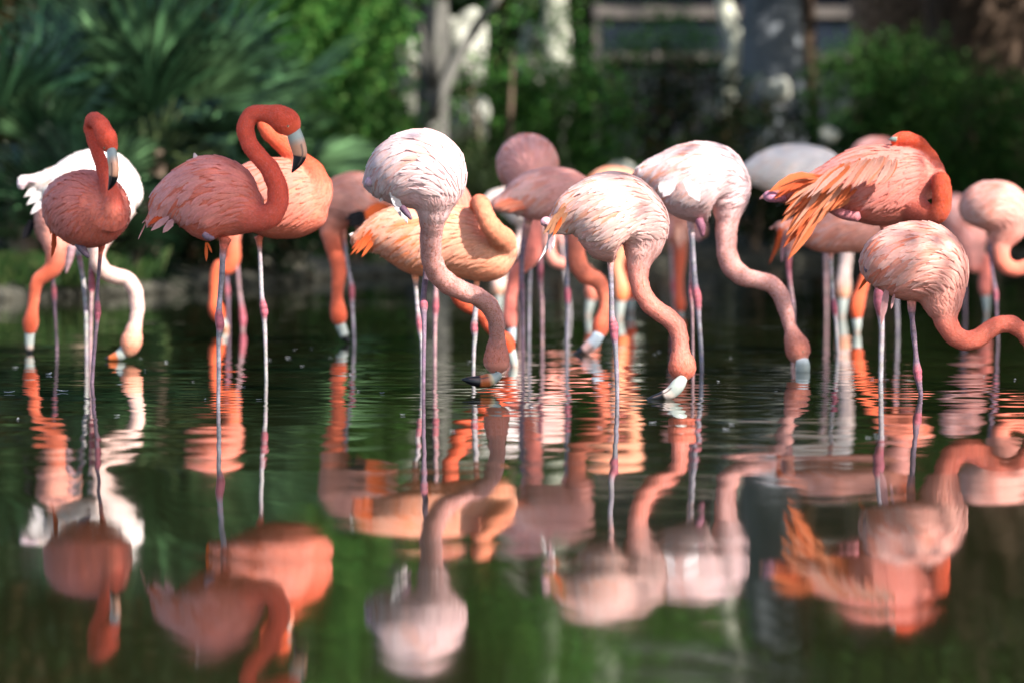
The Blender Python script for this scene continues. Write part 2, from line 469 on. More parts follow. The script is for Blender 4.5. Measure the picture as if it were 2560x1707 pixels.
# shrubs along the bank: (label, view x, view y centre, half width, half height, depth, colours, leaves)
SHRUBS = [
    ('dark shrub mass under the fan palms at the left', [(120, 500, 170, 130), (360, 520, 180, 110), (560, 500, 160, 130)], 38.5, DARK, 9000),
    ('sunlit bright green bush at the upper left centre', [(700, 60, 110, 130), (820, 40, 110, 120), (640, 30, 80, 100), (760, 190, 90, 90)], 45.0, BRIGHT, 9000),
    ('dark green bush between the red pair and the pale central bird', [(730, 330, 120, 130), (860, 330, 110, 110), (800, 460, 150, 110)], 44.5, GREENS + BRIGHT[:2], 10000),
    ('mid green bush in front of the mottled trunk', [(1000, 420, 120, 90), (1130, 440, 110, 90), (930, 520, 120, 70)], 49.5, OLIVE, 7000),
    ('dark shrub with some lit leaves behind the pink bird at centre', [(1180, 290, 120, 120), (1320, 260, 130, 100), (1300, 400, 150, 90)], 52.0, GREENS + BRIGHT[:2], 10000),  # bright leaves mixed in to imitate sunlit spots
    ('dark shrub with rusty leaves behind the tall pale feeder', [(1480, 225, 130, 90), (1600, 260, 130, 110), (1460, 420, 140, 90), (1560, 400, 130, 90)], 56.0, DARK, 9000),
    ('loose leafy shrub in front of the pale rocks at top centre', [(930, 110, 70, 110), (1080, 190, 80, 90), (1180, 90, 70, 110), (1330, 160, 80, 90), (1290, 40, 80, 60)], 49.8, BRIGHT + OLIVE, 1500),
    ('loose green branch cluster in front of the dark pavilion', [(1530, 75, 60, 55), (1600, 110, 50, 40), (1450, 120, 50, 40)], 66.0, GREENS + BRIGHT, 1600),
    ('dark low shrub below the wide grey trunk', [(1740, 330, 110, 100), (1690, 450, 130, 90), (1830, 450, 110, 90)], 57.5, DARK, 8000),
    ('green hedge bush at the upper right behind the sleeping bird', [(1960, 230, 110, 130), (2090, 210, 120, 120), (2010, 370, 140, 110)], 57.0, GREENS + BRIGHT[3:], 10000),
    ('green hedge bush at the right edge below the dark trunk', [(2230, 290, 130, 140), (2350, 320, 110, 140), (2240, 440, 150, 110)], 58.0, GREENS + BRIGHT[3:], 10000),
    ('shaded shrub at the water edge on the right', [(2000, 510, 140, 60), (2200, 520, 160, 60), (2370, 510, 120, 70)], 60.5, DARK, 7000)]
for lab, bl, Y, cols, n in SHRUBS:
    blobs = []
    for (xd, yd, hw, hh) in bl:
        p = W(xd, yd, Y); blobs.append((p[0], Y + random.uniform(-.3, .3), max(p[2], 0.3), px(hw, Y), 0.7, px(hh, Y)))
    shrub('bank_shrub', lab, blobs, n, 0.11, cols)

# trees with trunks in view
def trunk_px(pts, Y):
    out = []
    for (xd, yd, hw) in pts:
        p = W(xd, yd, Y); out.append((p[0], Y, p[2], px(hw, Y)))
    return out
Y = 48.5
tr = trunk_px([(985, 620, 52), (990, 330, 40), (1000, 60, 34), (985, -300, 30), (960, -900, 22)], Y)
tree('mottled_tree', 'forked dark grey trunk at upper centre in front of pale rocks', tr,
     [trunk_px([(996, 190, 18), (955, 60, 16), (915, -60, 14), (840, -320, 7)], Y - .3), trunk_px([(1010, -150, 30), (1080, -300, 20), (1200, -480, 8)], Y), trunk_px([(992, 260, 18), (1060, 120, 13), (1130, 10, 11), (1230, -120, 6)], Y - .3)],
     [(W(860, -170, Y)[0], Y + 2.6, zz(-170, Y), 1.1, .9, 0.7), (W(1090, -260, Y)[0], Y - .3, zz(-260, Y), 1.0, .9, 0.9), (W(690, -180, Y)[0], Y + 2.6, zz(-180, Y), 1.0, 1.0, .8), (W(940, -330, Y)[0], Y - .4, zz(-330, Y), 1.3, .9, .6), (W(1000, -800, Y)[0], Y + 3.5, zz(-800, Y), 2.2, 1.8, 1.2)],
     16000, 0.13, BRIGHT, M_BARK_MID)
Y = 54
tree('pale_tree', 'slim pale trunk right of the forked trunk at top centre', trunk_px([(1275, 520, 40), (1280, 150, 34), (1270, -50, 30), (1245, -500, 26), (1220, -1000, 20)], Y),
     [trunk_px([(1245, -40, 30), (1330, -200, 22), (1430, -420, 9)], Y)],
     [(W(1300, -230, Y)[0], Y - .4, zz(-230, Y), 1.2, .9, .9), (W(1470, -200, Y)[0], Y, zz(-200, Y), 1.1, .9, .8), (W(1150, -330, Y)[0], Y, zz(-330, Y), 1.0, .9, .7), (W(1560, -260, Y)[0], Y, zz(-260, Y), .9, .9, .7), (W(1180, -760, Y)[0], Y + 3.5, zz(-760, Y), 2.0, 1.6, 1.2)],
     14000, 0.14, BRIGHT, M_BARK_PALE)
Y = 62
tree('bent_pale_tree', 'slender cream trunk with a bend in front of the dark pavilion', trunk_px([(1668, 520, 24), (1672, 200, 21), (1690, 95, 20), (1668, 30, 21), (1662, -100, 20), (1700, -500, 18), (1690, -900, 10)], Y),
     [trunk_px([(1690, -450, 14), (1780, -650, 6)], Y)],
     [(W(1640, -800, Y)[0], Y, zz(-800, Y), 2.0, 1.6, 1.1), (W(1820, -720, Y)[0], Y, zz(-720, Y), 1.5, 1.3, .9)], 7000, 0.14, OLIVE, M_BARK_PALE)
Y = 60
tree('smooth_grey_tree', 'wide smooth blue-grey trunk at the upper right of centre', trunk_px([(1775, 520, 92), (1775, 150, 76), (1778, -50, 70), (1780, -600, 60), (1780, -1000, 50)], Y),
     [], [(W(1900, -980, Y)[0], Y, zz(-980, Y), 2.5, 1.6, 1.2)], 5000, 0.15, GREENS, M_BARK_BLUE)
tree('thin_dark_tree', 'thin dark trunk standing right of the wide blue-grey trunk', trunk_px([(1878, 560, 17), (1868, 250, 15), (1858, 50, 16), (1850, -100, 15), (1870, -700, 10)], 58.0),
     [], [(W(1900, -700, 58)[0], 58, zz(-700, 58), 1.2, 1.0, 0.9)], 3000, 0.12, GREENS, M_BARK_DARK)
Y = 63
pt = empty('stocky_palm', (at(2045, Y), Y, 0.6)); tag(pt, 'stout brown palm trunk with crossing leaf stubs at the top right', 'palm')
S = smp(trunk_px([(2045, 500, 78), (2045, 100, 82), (2040, -200, 80), (2035, -900, 70)], Y), 30)
V, F, _, _ = tube(S, 20, 1, 0.02); tk = link('trunk', mesh('trunk', V, F, [M_BARK_BROWN]), pt)
bm = bmesh.new(); bmesh.ops.create_cube(bm, size=1.0)
for v in bm.verts:
    k = 0.45 if v.co.z > 0 else 1.0
    v.co = Vector((v.co.x * 0.20 * k, v.co.y * 0.07, v.co.z * 0.30 + (0.03 if v.co.y < 0 else 0)))
stub = bpy.data.meshes.new('leaf_stub'); bm.to_mesh(stub); bm.free(); stub.materials.append(flat_mat('leaf_stub', (0.16, 0.10, 0.07), (0.36, 0.26, 0.20), 7, 0.9, .01))
Tn = S
for i in range(26):
    z = 1.6 + i * 0.16
    rr = float(np.interp(z, S[:, 2], S[:, 3])); cx = float(np.interp(z, S[:, 2], S[:, 0]))
    for j in range(9):
        a = (j + 0.5 * (i % 2)) / 9 * 2 * math.pi
        if math.sin(a) > 0.35: continue
        o = bpy.data.objects.new('leaf_stub', stub); C.objects.link(o); o.parent = pt
        o.location = Vector((cx + (rr + .02) * math.cos(a), Y + (rr + .02) * math.sin(a), z)) - pt.location
        o.rotation_euler = (math.radians(14), 0.25 * (1 if j % 2 else -1), a + math.pi / 2)
Y = 61
tree('dark_tree', 'massive dark brown trunk in the top right corner', trunk_px([(2260, 520, 150), (2255, 150, 125), (2250, -50, 120), (2240, -600, 105), (2230, -1000, 80)], Y),
     [trunk_px([(2230, -200, 50), (2120, -420, 34), (1980, -700, 12)], Y)],
     [(W(2330, -300, Y)[0], Y - 1.5, zz(-300, Y), 1.3, 1.0, 1.3), (W(2100, -700, Y)[0], Y, zz(-700, Y), 2.4, 1.5, 1.2)], 7000, 0.14, OLIVE, M_BARK_DARK, ring=26, jitter=0.05)

# pavilion behind the trees
Y = 74.0
pv = tag(empty('pavilion', (at(1540, Y), Y, ground_z(at(1540, Y), Y))), 'dark pavilion with pale horizontal beams at the top right of centre', 'building')
M_PAVW = flat_mat('pavilion_wall', (0.010, 0.013, 0.020), (0.022, 0.026, 0.034), 3, 0.6)
M_PAVB = flat_mat('pavilion_beam', (0.035, 0.032, 0.03), (0.13, 0.11, 0.095), 3, 0.8)
M_PANE = flat_mat('pavilion_pane', (0.01, 0.014, 0.022), (0.02, 0.026, 0.04), 1, 0.15, spec=0.6)
def boxm(name, x0, x1, y0, y1, z0, z1, mat, parent):
    V = [(x, y, z) for x in (x0, x1) for y in (y0, y1) for z in (z0, z1)]
    F = [(0, 1, 3, 2), (4, 6, 7, 5), (0, 4, 5, 1), (2, 3, 7, 6), (0, 2, 6, 4), (1, 5, 7, 3)]
    me = mesh(name, V, F, [mat], smooth=False)
    return link(name, me, parent)
x0, x1 = at(1370, Y), at(2130, Y)
boxm('wall', x0, x1, Y + .05, Y + 3.5, 0.3, 6.2, M_PAVW, pv)
for ya, yb in ((16, 42), (122, 140), (-150, -128)):
    boxm('beam', x0 - .1, x1 + .1, Y - .18, Y + .04, zz(yb, Y), zz(ya, Y), M_PAVB, pv)
xs = [x0, x1]
for i, xx in enumerate(xs):
    boxm('post', xx - .07, xx + .07, Y - .12, Y + .04, 0.4, zz(-128, Y), M_PAVB, pv)
for i in range(1):
    for ya, yb in ((42, 122), (-128, 16)):
        boxm('pane', xs[i] + .07, xs[i+1] - .07, Y - .02, Y + .03, zz(yb, Y), zz(ya, Y), M_PANE, pv)
boxm('roof', x0 - .8, x1 + .8, Y - .9, Y + 4, 6.2, 6.45, M_PAVB, pv)

# rocks: pale boulders and the kerb stones at the water edge
for lab, xd, yd, hw, hh, Y in (('tall pale rock left of the forked trunk at top centre', 935, 165, 34, 66, 51.5), ('tall pale rock right of the forked trunk at top centre', 1062, 95, 48, 80, 52.5),
                              ('low pale rock at the foot of the forked trunk', 1075, 262, 42, 46, 51.0), ('broad pale rock between the two trunks at top centre', 1245, 115, 66, 64, 55.5)):
    p = W(xd, yd, Y)
    rock('limestone_rock', lab, (p[0], Y, p[2] - px(hh * .3, Y)), px(hw, Y), M_ROCK, 1.0, hh * 1.3 / hw, 'pale rocks among the trees')
for lab, xd, yd, hw, Y in (('white boulder catching the sun below the wide blue-grey trunk', 1785, 208, 30, 56.4), ('pale boulder behind the bright green bush at upper left', 782, 118, 34, 49.6),
                          ('pale boulder low behind the small orange back', 1430, 412, 40, 50.4), ('small pale boulder left of the sleeping bird', 1905, 312, 20, 55.5)):
    p = W(xd, yd, Y)
    rock('boulder', lab, (p[0], Y, p[2]), px(hw, Y), M_ROCK, 1.1, 0.95, 'boulders among the far shrubs')
ks = tag(empty('stone_edging', (at(300, 32.3), 32.3, 0.05)), 'low stone edging along the far water line', 'kerb')
seg = [i for i in range(len(LOOP)) if LOOP[i][1] > 29 and -5.5 < LOOP[i][0] < 10.5]
for j in range(0, len(seg) - 1):
    a, b = LOOP[seg[j]], LOOP[seg[j + 1]]
    if np.linalg.norm(b - a) > 3: continue
    L_ = np.linalg.norm(b - a); k = max(1, int(L_ / 0.55))
    for q in range(k):
        m_ = a + (b - a) * (q + .5) / k + NB[seg[j]] * 0.06
        o = rock('stone', None, (m_[0], m_[1], 0.035), 0.24, M_KERB, L_ / k / 0.46, 0.42, cat=None)
        ang = math.atan2(b[1] - a[1], b[0] - a[0]); o.rotation_euler = (0, 0, ang)
        o.parent = ks; o.matrix_parent_inverse = Matrix.Translation(-ks.location)

# grass along the left bank
def grass(name, label, pts, n, h, cols):
    V = []; F = []; cc = []
    for i in range(n):
        bx, by, sp = random.choice(pts)
        x = bx + random.gauss(0, sp); y = by + random.gauss(0, .35); z = ground_z(x, y) if y > 28 else .05
        a = random.uniform(0, 6.28); l = h * random.uniform(.5, 1.2); w = .012
        d = np.array([math.cos(a), math.sin(a)]) * l * random.uniform(.2, .7)
        b = len(V); s = np.array([-math.sin(a), math.cos(a)]) * w
        V += [(x + s[0], y + s[1], z), (x - s[0], y - s[1], z), (x + d[0] * .4, y + d[1] * .4, z + l * .7), (x + d[0], y + d[1], z + l * .9)]
        F += [(b, b + 1, b + 2), (b + 1, b + 3, b + 2)]; c = random.choice(cols); cc += [c] * 4
    tag(link(name, mesh(name, V, F, [M_LEAF], np.array(cc), smooth=False)), label, 'grass', kind='stuff')
grass('bank_grass', 'tufted green grass on the left bank at the water line', [(at(60, 31.5), 31.3, .4), (at(185, 32.4), 32.5, .25), (at(0, 30.5), 30.8, .4)], 2600, 0.26, [(0.025, 0.055, 0.012), (0.045, 0.065, 0.018), (0.02, 0.045, 0.01)])

# far woodland that closes the view and the sky low down
def woodland():
    blobs = []
    for i in range(100):
        x = -34 + 68 * (i % 50) / 49 + random.uniform(-.8, .8); row = i // 50
        yb = 82 + row * 8 + random.uniform(-2, 2)
        for z in (1.5, 4.5, 7.5, 10.5):
            blobs.append((x, yb, z + random.uniform(-1, 1), 1.7, 1.6, 2.0))
    V, Fc, cc = leaf_cloud(blobs, 80000, 0.75, DARK + GREENS[:1], shell=0.2, aspect=.6)
    tag(link('far_woodland', mesh('far_woodland', V, Fc, [M_LEAF], cc, smooth=False)), 'dark mass of trees closing the background', 'woodland', kind='stuff')
woodland()
# dark trees behind the palms, and unseen trees added along the right bank to keep the far bank in dappled shade
for k, (xd, Y, zc, lab) in enumerate(((60, 47, 3.2, 'dark evergreen behind the fan palms at the far left'), (330, 50, 3.6, 'dark evergreen behind the largest fan palm'), (560, 53, 3.4, 'dark evergreen behind the right fan palm'))):
    x = at(xd, Y)
    tree('evergreen', lab, [(x, Y, .5, .2), (x, Y, 3, .15), (x + .2, Y, 6.5, .06)], [], [(x, Y, zc, 1.5, 1.0, 2.2), (x + .8, Y + .5, zc + 2.5, 1.4, 1.0, 1.8), (x - .7, Y + .4, zc + 4.5, 1.6, 1.1, 1.6)], 9000, 0.26, DARK, M_BARK_DARK, group='evergreens behind the palms')
for k, (x, Y, h) in enumerate(((13.5, 20.5, 15), (14.5, 26, 17), (15.5, 32, 17), (17.5, 38, 16), (18.5, 44, 15), (19.5, 51, 14), (15.5, 61, 10))):
    tree('bank_shade_tree', 'unseen tree added on the right bank to cast shade, %s from the camera' % ['nearest', 'second', 'third', 'fourth', 'fifth', 'sixth', 'farthest'][k],
         [(x, Y, .2, .4), (x, Y, h * .4, .3), (x - .5, Y, h * .8, .12)], [[(x, Y, h * .4, .15), (x - 2, Y, h * .55, .06)], [(x, Y, h * .45, .15), (x + 1.5, Y + 1, h * .6, .06)]],
         [(x - 1.5, Y, h * .45, 2.6, 2.6, 2.2), (x + .5, Y + 1.5, h * .6, 3, 2.8, 2.6), (x - .8, Y - 1, h * .75, 3.2, 3, 2.6), (x, Y, h * .92, 2.8, 2.6, 2.0)], 5200, 0.42, GREENS, M_BARK_GREY, group='unseen shade trees on the right bank')
# unseen leaf clumps added over the pond to keep the bank in broken shade
def shade_canopy():
    trunks = [(o, np.array(o.location)[:2]) for o in bpy.data.objects if o.parent is None and o.name.split('.')[0] in ('mottled_tree', 'pale_tree', 'bent_pale_tree', 'smooth_grey_tree', 'dark_tree')]
    parts = {o.name: [] for o, _ in trunks}; rr = random.Random(5)
    for gx in np.arange(-2.0, 17.0, 2.1):
        for gy in np.arange(26.5, 60.0, 2.3):
            x = gx + rr.uniform(-.8, .8); y = gy + rr.uniform(-.8, .8); z = rr.uniform(6.9, 9.2)
            sx, sy = x - .885 * (z - 2.0), y - .95 * (z - 2.0)          # where its shade falls at 2 m
            if rr.random() < 0.30 or (-4.8 < sx < -0.6 and 40.0 < sy < 51.5) or (-1.5 < x < 5.5 and 43.0 < y < 51.5): continue
            if (-6.2 < sx < -2.2 and 31 < sy < 40 and rr.random() < .85) or (abs(sx - 4.4) < 1.3 and abs(sy - 56.4) < 1.3) or (sx > 5 and sy > 53 and rr.random() < .6): continue
            o, _ = min(trunks, key=lambda t: np.linalg.norm(t[1] - np.array([x, y])))
            parts[o.name].append((x, y, z, random.uniform(1.1, 1.7), random.uniform(1.1, 1.7), random.uniform(.5, .8)))
    for o, t in trunks:
        bl = parts[o.name]
        if not bl: continue
        V, Fc, cc = leaf_cloud(bl, 330 * len(bl), 0.34, GREENS, shell=0.1, aspect=.6)
        cr = link('crown', mesh('crown', V, Fc, [M_LEAF], cc, smooth=False), o)  # added shade clumps, out of view above the trees
        tk = [c for c in o.children if c.name.startswith('trunk')][0]
        for b in bl[::3]:
            S = smp([(t[0], t[1], 5.8, .10), ((t[0] + b[0]) / 2, (t[1] + b[1]) / 2, 6.9, .07), (b[0], b[1], b[2], .02)], 8)
            V, F, _, _ = tube(S, 6); q = link('limb', mesh('limb', V, F, [M_BARK_GREY]), tk); q.matrix_parent_inverse = Matrix()  # limbs added to carry the shade clumps
shade_canopy()
#==BIRDS==
# ------------------------------------------------------------------ flamingos
def T3(c, x, y): return 592 * c + x / 3.0, 250 + y / 3.0
# palettes: torso, torso low, neck, head, feather root, feather tip
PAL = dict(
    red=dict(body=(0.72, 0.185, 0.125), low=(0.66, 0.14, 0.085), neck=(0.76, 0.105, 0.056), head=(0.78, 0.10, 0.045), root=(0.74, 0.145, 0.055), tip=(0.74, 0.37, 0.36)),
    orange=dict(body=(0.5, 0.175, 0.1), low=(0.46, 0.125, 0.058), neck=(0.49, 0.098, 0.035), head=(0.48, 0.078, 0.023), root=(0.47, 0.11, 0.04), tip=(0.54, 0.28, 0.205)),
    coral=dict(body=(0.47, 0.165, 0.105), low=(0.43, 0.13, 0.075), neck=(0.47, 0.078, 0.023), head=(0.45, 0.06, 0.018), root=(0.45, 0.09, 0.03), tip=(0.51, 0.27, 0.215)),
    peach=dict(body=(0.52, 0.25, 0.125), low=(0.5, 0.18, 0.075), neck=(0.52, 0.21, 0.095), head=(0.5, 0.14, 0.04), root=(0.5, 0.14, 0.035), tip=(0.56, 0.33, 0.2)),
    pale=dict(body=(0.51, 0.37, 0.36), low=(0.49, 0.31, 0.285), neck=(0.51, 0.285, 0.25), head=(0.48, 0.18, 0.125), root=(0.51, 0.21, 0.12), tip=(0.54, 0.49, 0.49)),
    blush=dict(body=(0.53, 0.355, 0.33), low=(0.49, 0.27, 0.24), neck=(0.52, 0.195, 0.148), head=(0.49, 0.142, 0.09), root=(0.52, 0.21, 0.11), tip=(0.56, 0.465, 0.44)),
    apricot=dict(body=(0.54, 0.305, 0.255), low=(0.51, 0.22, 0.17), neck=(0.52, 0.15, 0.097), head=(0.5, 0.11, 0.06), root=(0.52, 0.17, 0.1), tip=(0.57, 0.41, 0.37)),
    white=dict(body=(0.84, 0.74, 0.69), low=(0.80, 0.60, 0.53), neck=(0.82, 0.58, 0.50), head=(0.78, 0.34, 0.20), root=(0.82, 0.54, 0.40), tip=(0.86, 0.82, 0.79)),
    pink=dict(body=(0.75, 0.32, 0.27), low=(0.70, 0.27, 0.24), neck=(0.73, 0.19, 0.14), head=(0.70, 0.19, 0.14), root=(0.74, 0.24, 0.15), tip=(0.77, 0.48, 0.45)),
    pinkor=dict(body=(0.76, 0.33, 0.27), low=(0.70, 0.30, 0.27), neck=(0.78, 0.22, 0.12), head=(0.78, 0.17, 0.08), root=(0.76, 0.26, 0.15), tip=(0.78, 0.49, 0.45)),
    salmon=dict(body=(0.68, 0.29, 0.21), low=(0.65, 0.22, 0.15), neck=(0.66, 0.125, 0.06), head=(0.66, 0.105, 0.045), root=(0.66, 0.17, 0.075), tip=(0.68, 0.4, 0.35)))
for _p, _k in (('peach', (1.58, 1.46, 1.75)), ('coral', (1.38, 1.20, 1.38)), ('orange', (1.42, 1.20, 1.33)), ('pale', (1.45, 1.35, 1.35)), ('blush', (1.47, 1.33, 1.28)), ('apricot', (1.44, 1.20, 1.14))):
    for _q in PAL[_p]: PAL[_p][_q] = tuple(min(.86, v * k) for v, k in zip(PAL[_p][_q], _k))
LEG_GREY, LEG_PALE, LEG_PINK, LEG_PURPLE, JOINT = (0.225, 0.195, 0.22), (0.35, 0.30, 0.30), (0.36, 0.21, 0.215), (0.165, 0.10, 0.13), (0.36, 0.085, 0.11)
BW, BP, BK, BO = (0.33, 0.35, 0.31), (0.58, 0.27, 0.16), (0.008, 0.008, 0.010), (0.50, 0.12, 0.035)
BILL_STD = [(0, BW), (.18, BW), (.34, BP), (.58, BP), (.62, BK), (1, BK)]
BILL_WHITE = [(0, (.40, .42, .38)), (.5, BW), (.72, (.45, .33, .27)), (.85, BK), (1, BK)]
BILL_FEED = [(0, BW), (.35, BW), (.5, BP), (.66, BP), (.72, BK), (1, BK)]

def smoothstep(x): x = np.clip(x, 0, 1); return x * x * (3 - 2 * x)
def world_path(c, Y0, pts):
    out = []
    for p in pts:
        x, y, r = p[:3]; dz = p[3] if len(p) > 3 else 0.0
        u, v = T3(c, x, y); P, mpp = pix(u, v, Y0 + dz)
        out.append((*P, r / 3.0 * mpp))
    return np.array(out)

def feather_strip(bvh, p0, d0, n0, L, Wd, st, lift, droop=0.0, off=0.0015):
    """points of one feather laid over the body"""
    P = [Vector(p0) + Vector(n0) * off]; Ds = []; Ns = [Vector(n0)]
    d = Vector(d0)
    for k in range(1, st):
        d = d + Vector((0, 0, -droop)); n = Ns[-1]
        d = d - n * d.dot(n)
        if d.length < 1e-6: break
        d.normalize()
        q = P[-1] + d * (L / (st - 1))
        if bvh is not None:
            loc, nn, idx, dist = bvh.find_nearest(q)
            if loc is not None and dist < 0.03 and nn.dot(n) > 0.35:
                t = k / (st - 1)
                q = loc + nn * (off + lift * L * t * t); n = nn
        P.append(q); Ns.append(n); Ds.append(d.copy())
    Ds.append(Ds[-1].copy() if Ds else d)
    return P, Ds, Ns
WPROF = {10: (0.35, .6, .82, .95, 1.0, .98, .88, .68, .40, .03), 6: (0.45, 0.85, 1.0, 0.95, 0.68, 0.10), 4: (0.5, 1.0, 0.85, 0.15), 3: (0.7, 1.0, 0.1)}
class Plume:
    def __init__(s): s.V = []; s.F = []; s.C = []
    def add(s, P, Ds, Ns, Wd, croot, ctip, arch=0.18):
        st = len(P)
        if st not in WPROF: return
        b = len(s.V)
        for k in range(st):
            side = Ds[k].cross(Ns[k])
            if side.length < 1e-6: side = Vector((1, 0, 0))
            side.normalize(); w = Wd * 0.5 * WPROF[st][k] * ((1 + random.uniform(-.16, .10)) if st == 10 else 1)
            t = k / (st - 1); c = tuple(croot[i] * (1 - t) + ctip[i] * t for i in range(3)); ce = tuple(min(.95, q * 1.05) for q in c); cm = (c[0] * .97, c[1] * .90, c[2] * .88)
            s.V += [tuple(P[k] - side * w), tuple(P[k] + Ns[k] * Wd * arch * 0.5), tuple(P[k] + side * w)]
            s.C += [ce, cm, ce]
        for k in range(st - 1):
            q = b + 3 * k
            s.F += [(q, q + 1, q + 4, q + 3), (q + 1, q + 2, q + 5, q + 4)]
    def mesh(s, name):
        return mesh(name, s.V, np.array(s.F), [M_FEATH], np.array(s.C))

def mixc(a, b, t): return tuple(a[i] * (1 - t) + b[i] * t for i in range(3))
def jit(c, s=0.08):
    k = 1 + random.gauss(0, s); return tuple(min(0.95, max(0.005, q * k * (1 + random.gauss(0, s * .3)))) for q in c)

def make_bird(label, c, s, pal, body, neck, legs=(), bill=None, bill_cols=BILL_STD, eye=None, ratio=0.85, near=True, feet=(), hang=(), mouth=False,
              speck=0.0, wing=1.0, bill_ratio=0.8, droop=0.10, foot_dz=0.0, stamps=False, fluff=0.0):
    pal = PAL[pal]
    Y0 = F_PX / s
    SB = catmull(world_path(c, Y0, body), 44); SN = catmull(world_path(c, Y0, neck), 90)
    kk = np.arange(90); p1, p2 = random.uniform(0, 6), random.uniform(0, 6)
    SN[:, 3] *= 1 + 0.018 * np.sin(kk * .62 + p1) + 0.010 * np.sin(kk * 1.13 + p2)
    SN[5:-12, :3] += (0.0012 * np.sin(kk * .8 + p2))[5:-12, None] * np.array([1, 0, .6])
    vox = 0.0065 if near else 0.011
    if stamps:
        u_, v_ = np.meshgrid(np.linspace(0, 2 * math.pi, 24, endpoint=False), np.linspace(0.06, math.pi - 0.06, 14))
        sph = np.stack([np.cos(u_) * np.sin(v_), np.sin(u_) * np.sin(v_) * ratio, np.cos(v_)], -1).reshape(-1, 3)
        f0 = [(a * 24 + b, a * 24 + (b + 1) % 24, (a + 1) * 24 + (b + 1) % 24, (a + 1) * 24 + b) for a in range(13) for b in range(24)] + [tuple(range(23, -1, -1)), tuple(range(13 * 24, 14 * 24))]
        VB = np.concatenate([q[:3] + sph * q[3] for q in SB[::2]]); FB = [tuple(i + k * len(sph) for i in f) for k in range(len(SB[::2])) for f in f0]
    else:
        VB, FB, _, _ = tube(SB, 26, ratio)
    VN, FN, _, _ = tube(SN, 20, 0.95)
    me = mesh('flamingo_raw', np.vstack([VB, VN]), FB + [tuple(i + len(VB) for i in f) for f in FN])
    bm = bmesh.new(); bm.from_mesh(me); bmesh.ops.recalc_face_normals(bm, faces=bm.faces); bm.to_mesh(me); bm.free()
    tmp = bpy.data.objects.new('tmp', me); C.objects.link(tmp)
    rm = tmp.modifiers.new('r', 'REMESH'); rm.mode = 'VOXEL'; rm.voxel_size = vox
    sm = tmp.modifiers.new('s', 'SMOOTH'); sm.factor = 0.6; sm.iterations = 12 if near else 5
    dg = bpy.context.evaluated_depsgraph_get(); ev = tmp.evaluated_get(dg); m2 = ev.to_mesh()
    nv = len(m2.vertices); V = np.empty(nv * 3, dtype=np.float32); m2.vertices.foreach_get('co', V); V = V.reshape(-1, 3)
    F = [tuple(p.vertices) for p in m2.polygons]
    nrm = np.empty(nv * 3, dtype=np.float32); m2.vertices.foreach_get('normal', nrm); nrm = nrm.reshape(-1, 3)
    ev.to_mesh_clear(); bpy.data.objects.remove(tmp); bpy.data.meshes.remove(me)
    bvh = BVHTree.FromPolygons([Vector(v) for v in V.tolist()], F)
    # colours by place on the bird
    def rel(S, V):
        d = np.linalg.norm(V[:, None, :] - S[None, :, :3], axis=2) / np.maximum(S[None, :, 3], 0.012)
        i = d.argmin(1); return d[np.arange(len(V)), i], i
    def colour(V):
        dB, iB = rel(SB, V); dN, iN = rel(SN, V)
        wN = smoothstep((dB - dN) / 0.5 + 0.5)[:, None]
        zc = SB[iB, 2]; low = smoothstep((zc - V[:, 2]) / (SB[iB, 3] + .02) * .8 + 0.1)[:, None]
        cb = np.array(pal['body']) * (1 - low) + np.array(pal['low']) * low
        t = (iN / (len(SN) - 1))[:, None]
        cn = np.array(pal['body']) * .5 + np.array(pal['neck']) * .5
        a = smoothstep(t / 0.3); cn = cn * (1 - a) + np.array(pal['neck']) * a
        a = smoothstep((t - 0.72) / 0.2); cn = cn * (1 - a) + np.array(pal['head']) * a
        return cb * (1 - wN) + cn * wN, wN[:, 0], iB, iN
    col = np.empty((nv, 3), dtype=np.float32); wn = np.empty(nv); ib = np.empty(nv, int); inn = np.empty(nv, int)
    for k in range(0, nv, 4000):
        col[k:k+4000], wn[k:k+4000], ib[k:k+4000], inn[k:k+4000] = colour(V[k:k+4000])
    midx = [0] * len(F)
    allV, allC = [V], [col]; base = nv
    root_c = tuple(pal['root'])
    def add_tube(S, cols, ring=10, rat=1.0):
        nonlocal base
        tv, tf, tid, _ = tube(S, ring, rat)
        allV.append(tv); allC.append(np.array([cols[i] for i in tid]))
        F.extend([tuple(i + base for i in f) for f in tf]); midx.extend([1] * len(tf)); base += len(tv)
    for lg in legs:
        base_c, pts = lg[0], lg[1]; dz = lg[2] if len(lg) > 2 else foot_dz
        n = len(pts); pts = [(p[0], p[1], p[2], dz * (i / (n - 1)) ** 1.0 + (p[3] if len(p) > 3 else 0)) for i, p in enumerate(pts)]
        pts[0] = (pts[0][0], pts[0][1], min(pts[0][2], 2.0 * pts[2][2]), pts[0][3])
        wp = world_path(c, Y0, pts)
        tail = wp[-1].copy(); dirn = wp[-1] - wp[-2]; tail[:3] += dirn[:3] / max(np.linalg.norm(dirn[:3]), 1e-5) * 0.16; tail[3] = wp[-1][3]
        S = catmull(np.vstack([wp, tail]), 60); med = np.median(S[:, 3])
        cols = [mixc(base_c, JOINT, float(np.clip((S[i, 3] / med - 1.10) / 0.30, 0, 1)) if i > 10 else 0) for i in range(len(S))]
        cols = [mixc(tuple(pal['low']), cols[i], float(smoothstep(np.array((i - 4) / 6.0)))) for i in range(len(S))]
        cols = [jit(q, 0.15) for q in cols]
        S[:, 3] *= (1 + RNG.normal(size=len(S)) * 0.03) * (1.0 if near else 0.82)
        add_tube(S, cols)
        g = S[np.argmin(np.abs(S[:, 2]))]
        if near: RINGS.append((float(g[0]), float(g[1]), 0.015, 30.0))
    for fc, pts in feet:
        S = catmull(world_path(c, Y0, pts), 14); add_tube(S, [jit(fc, .08) for _ in S], 9)
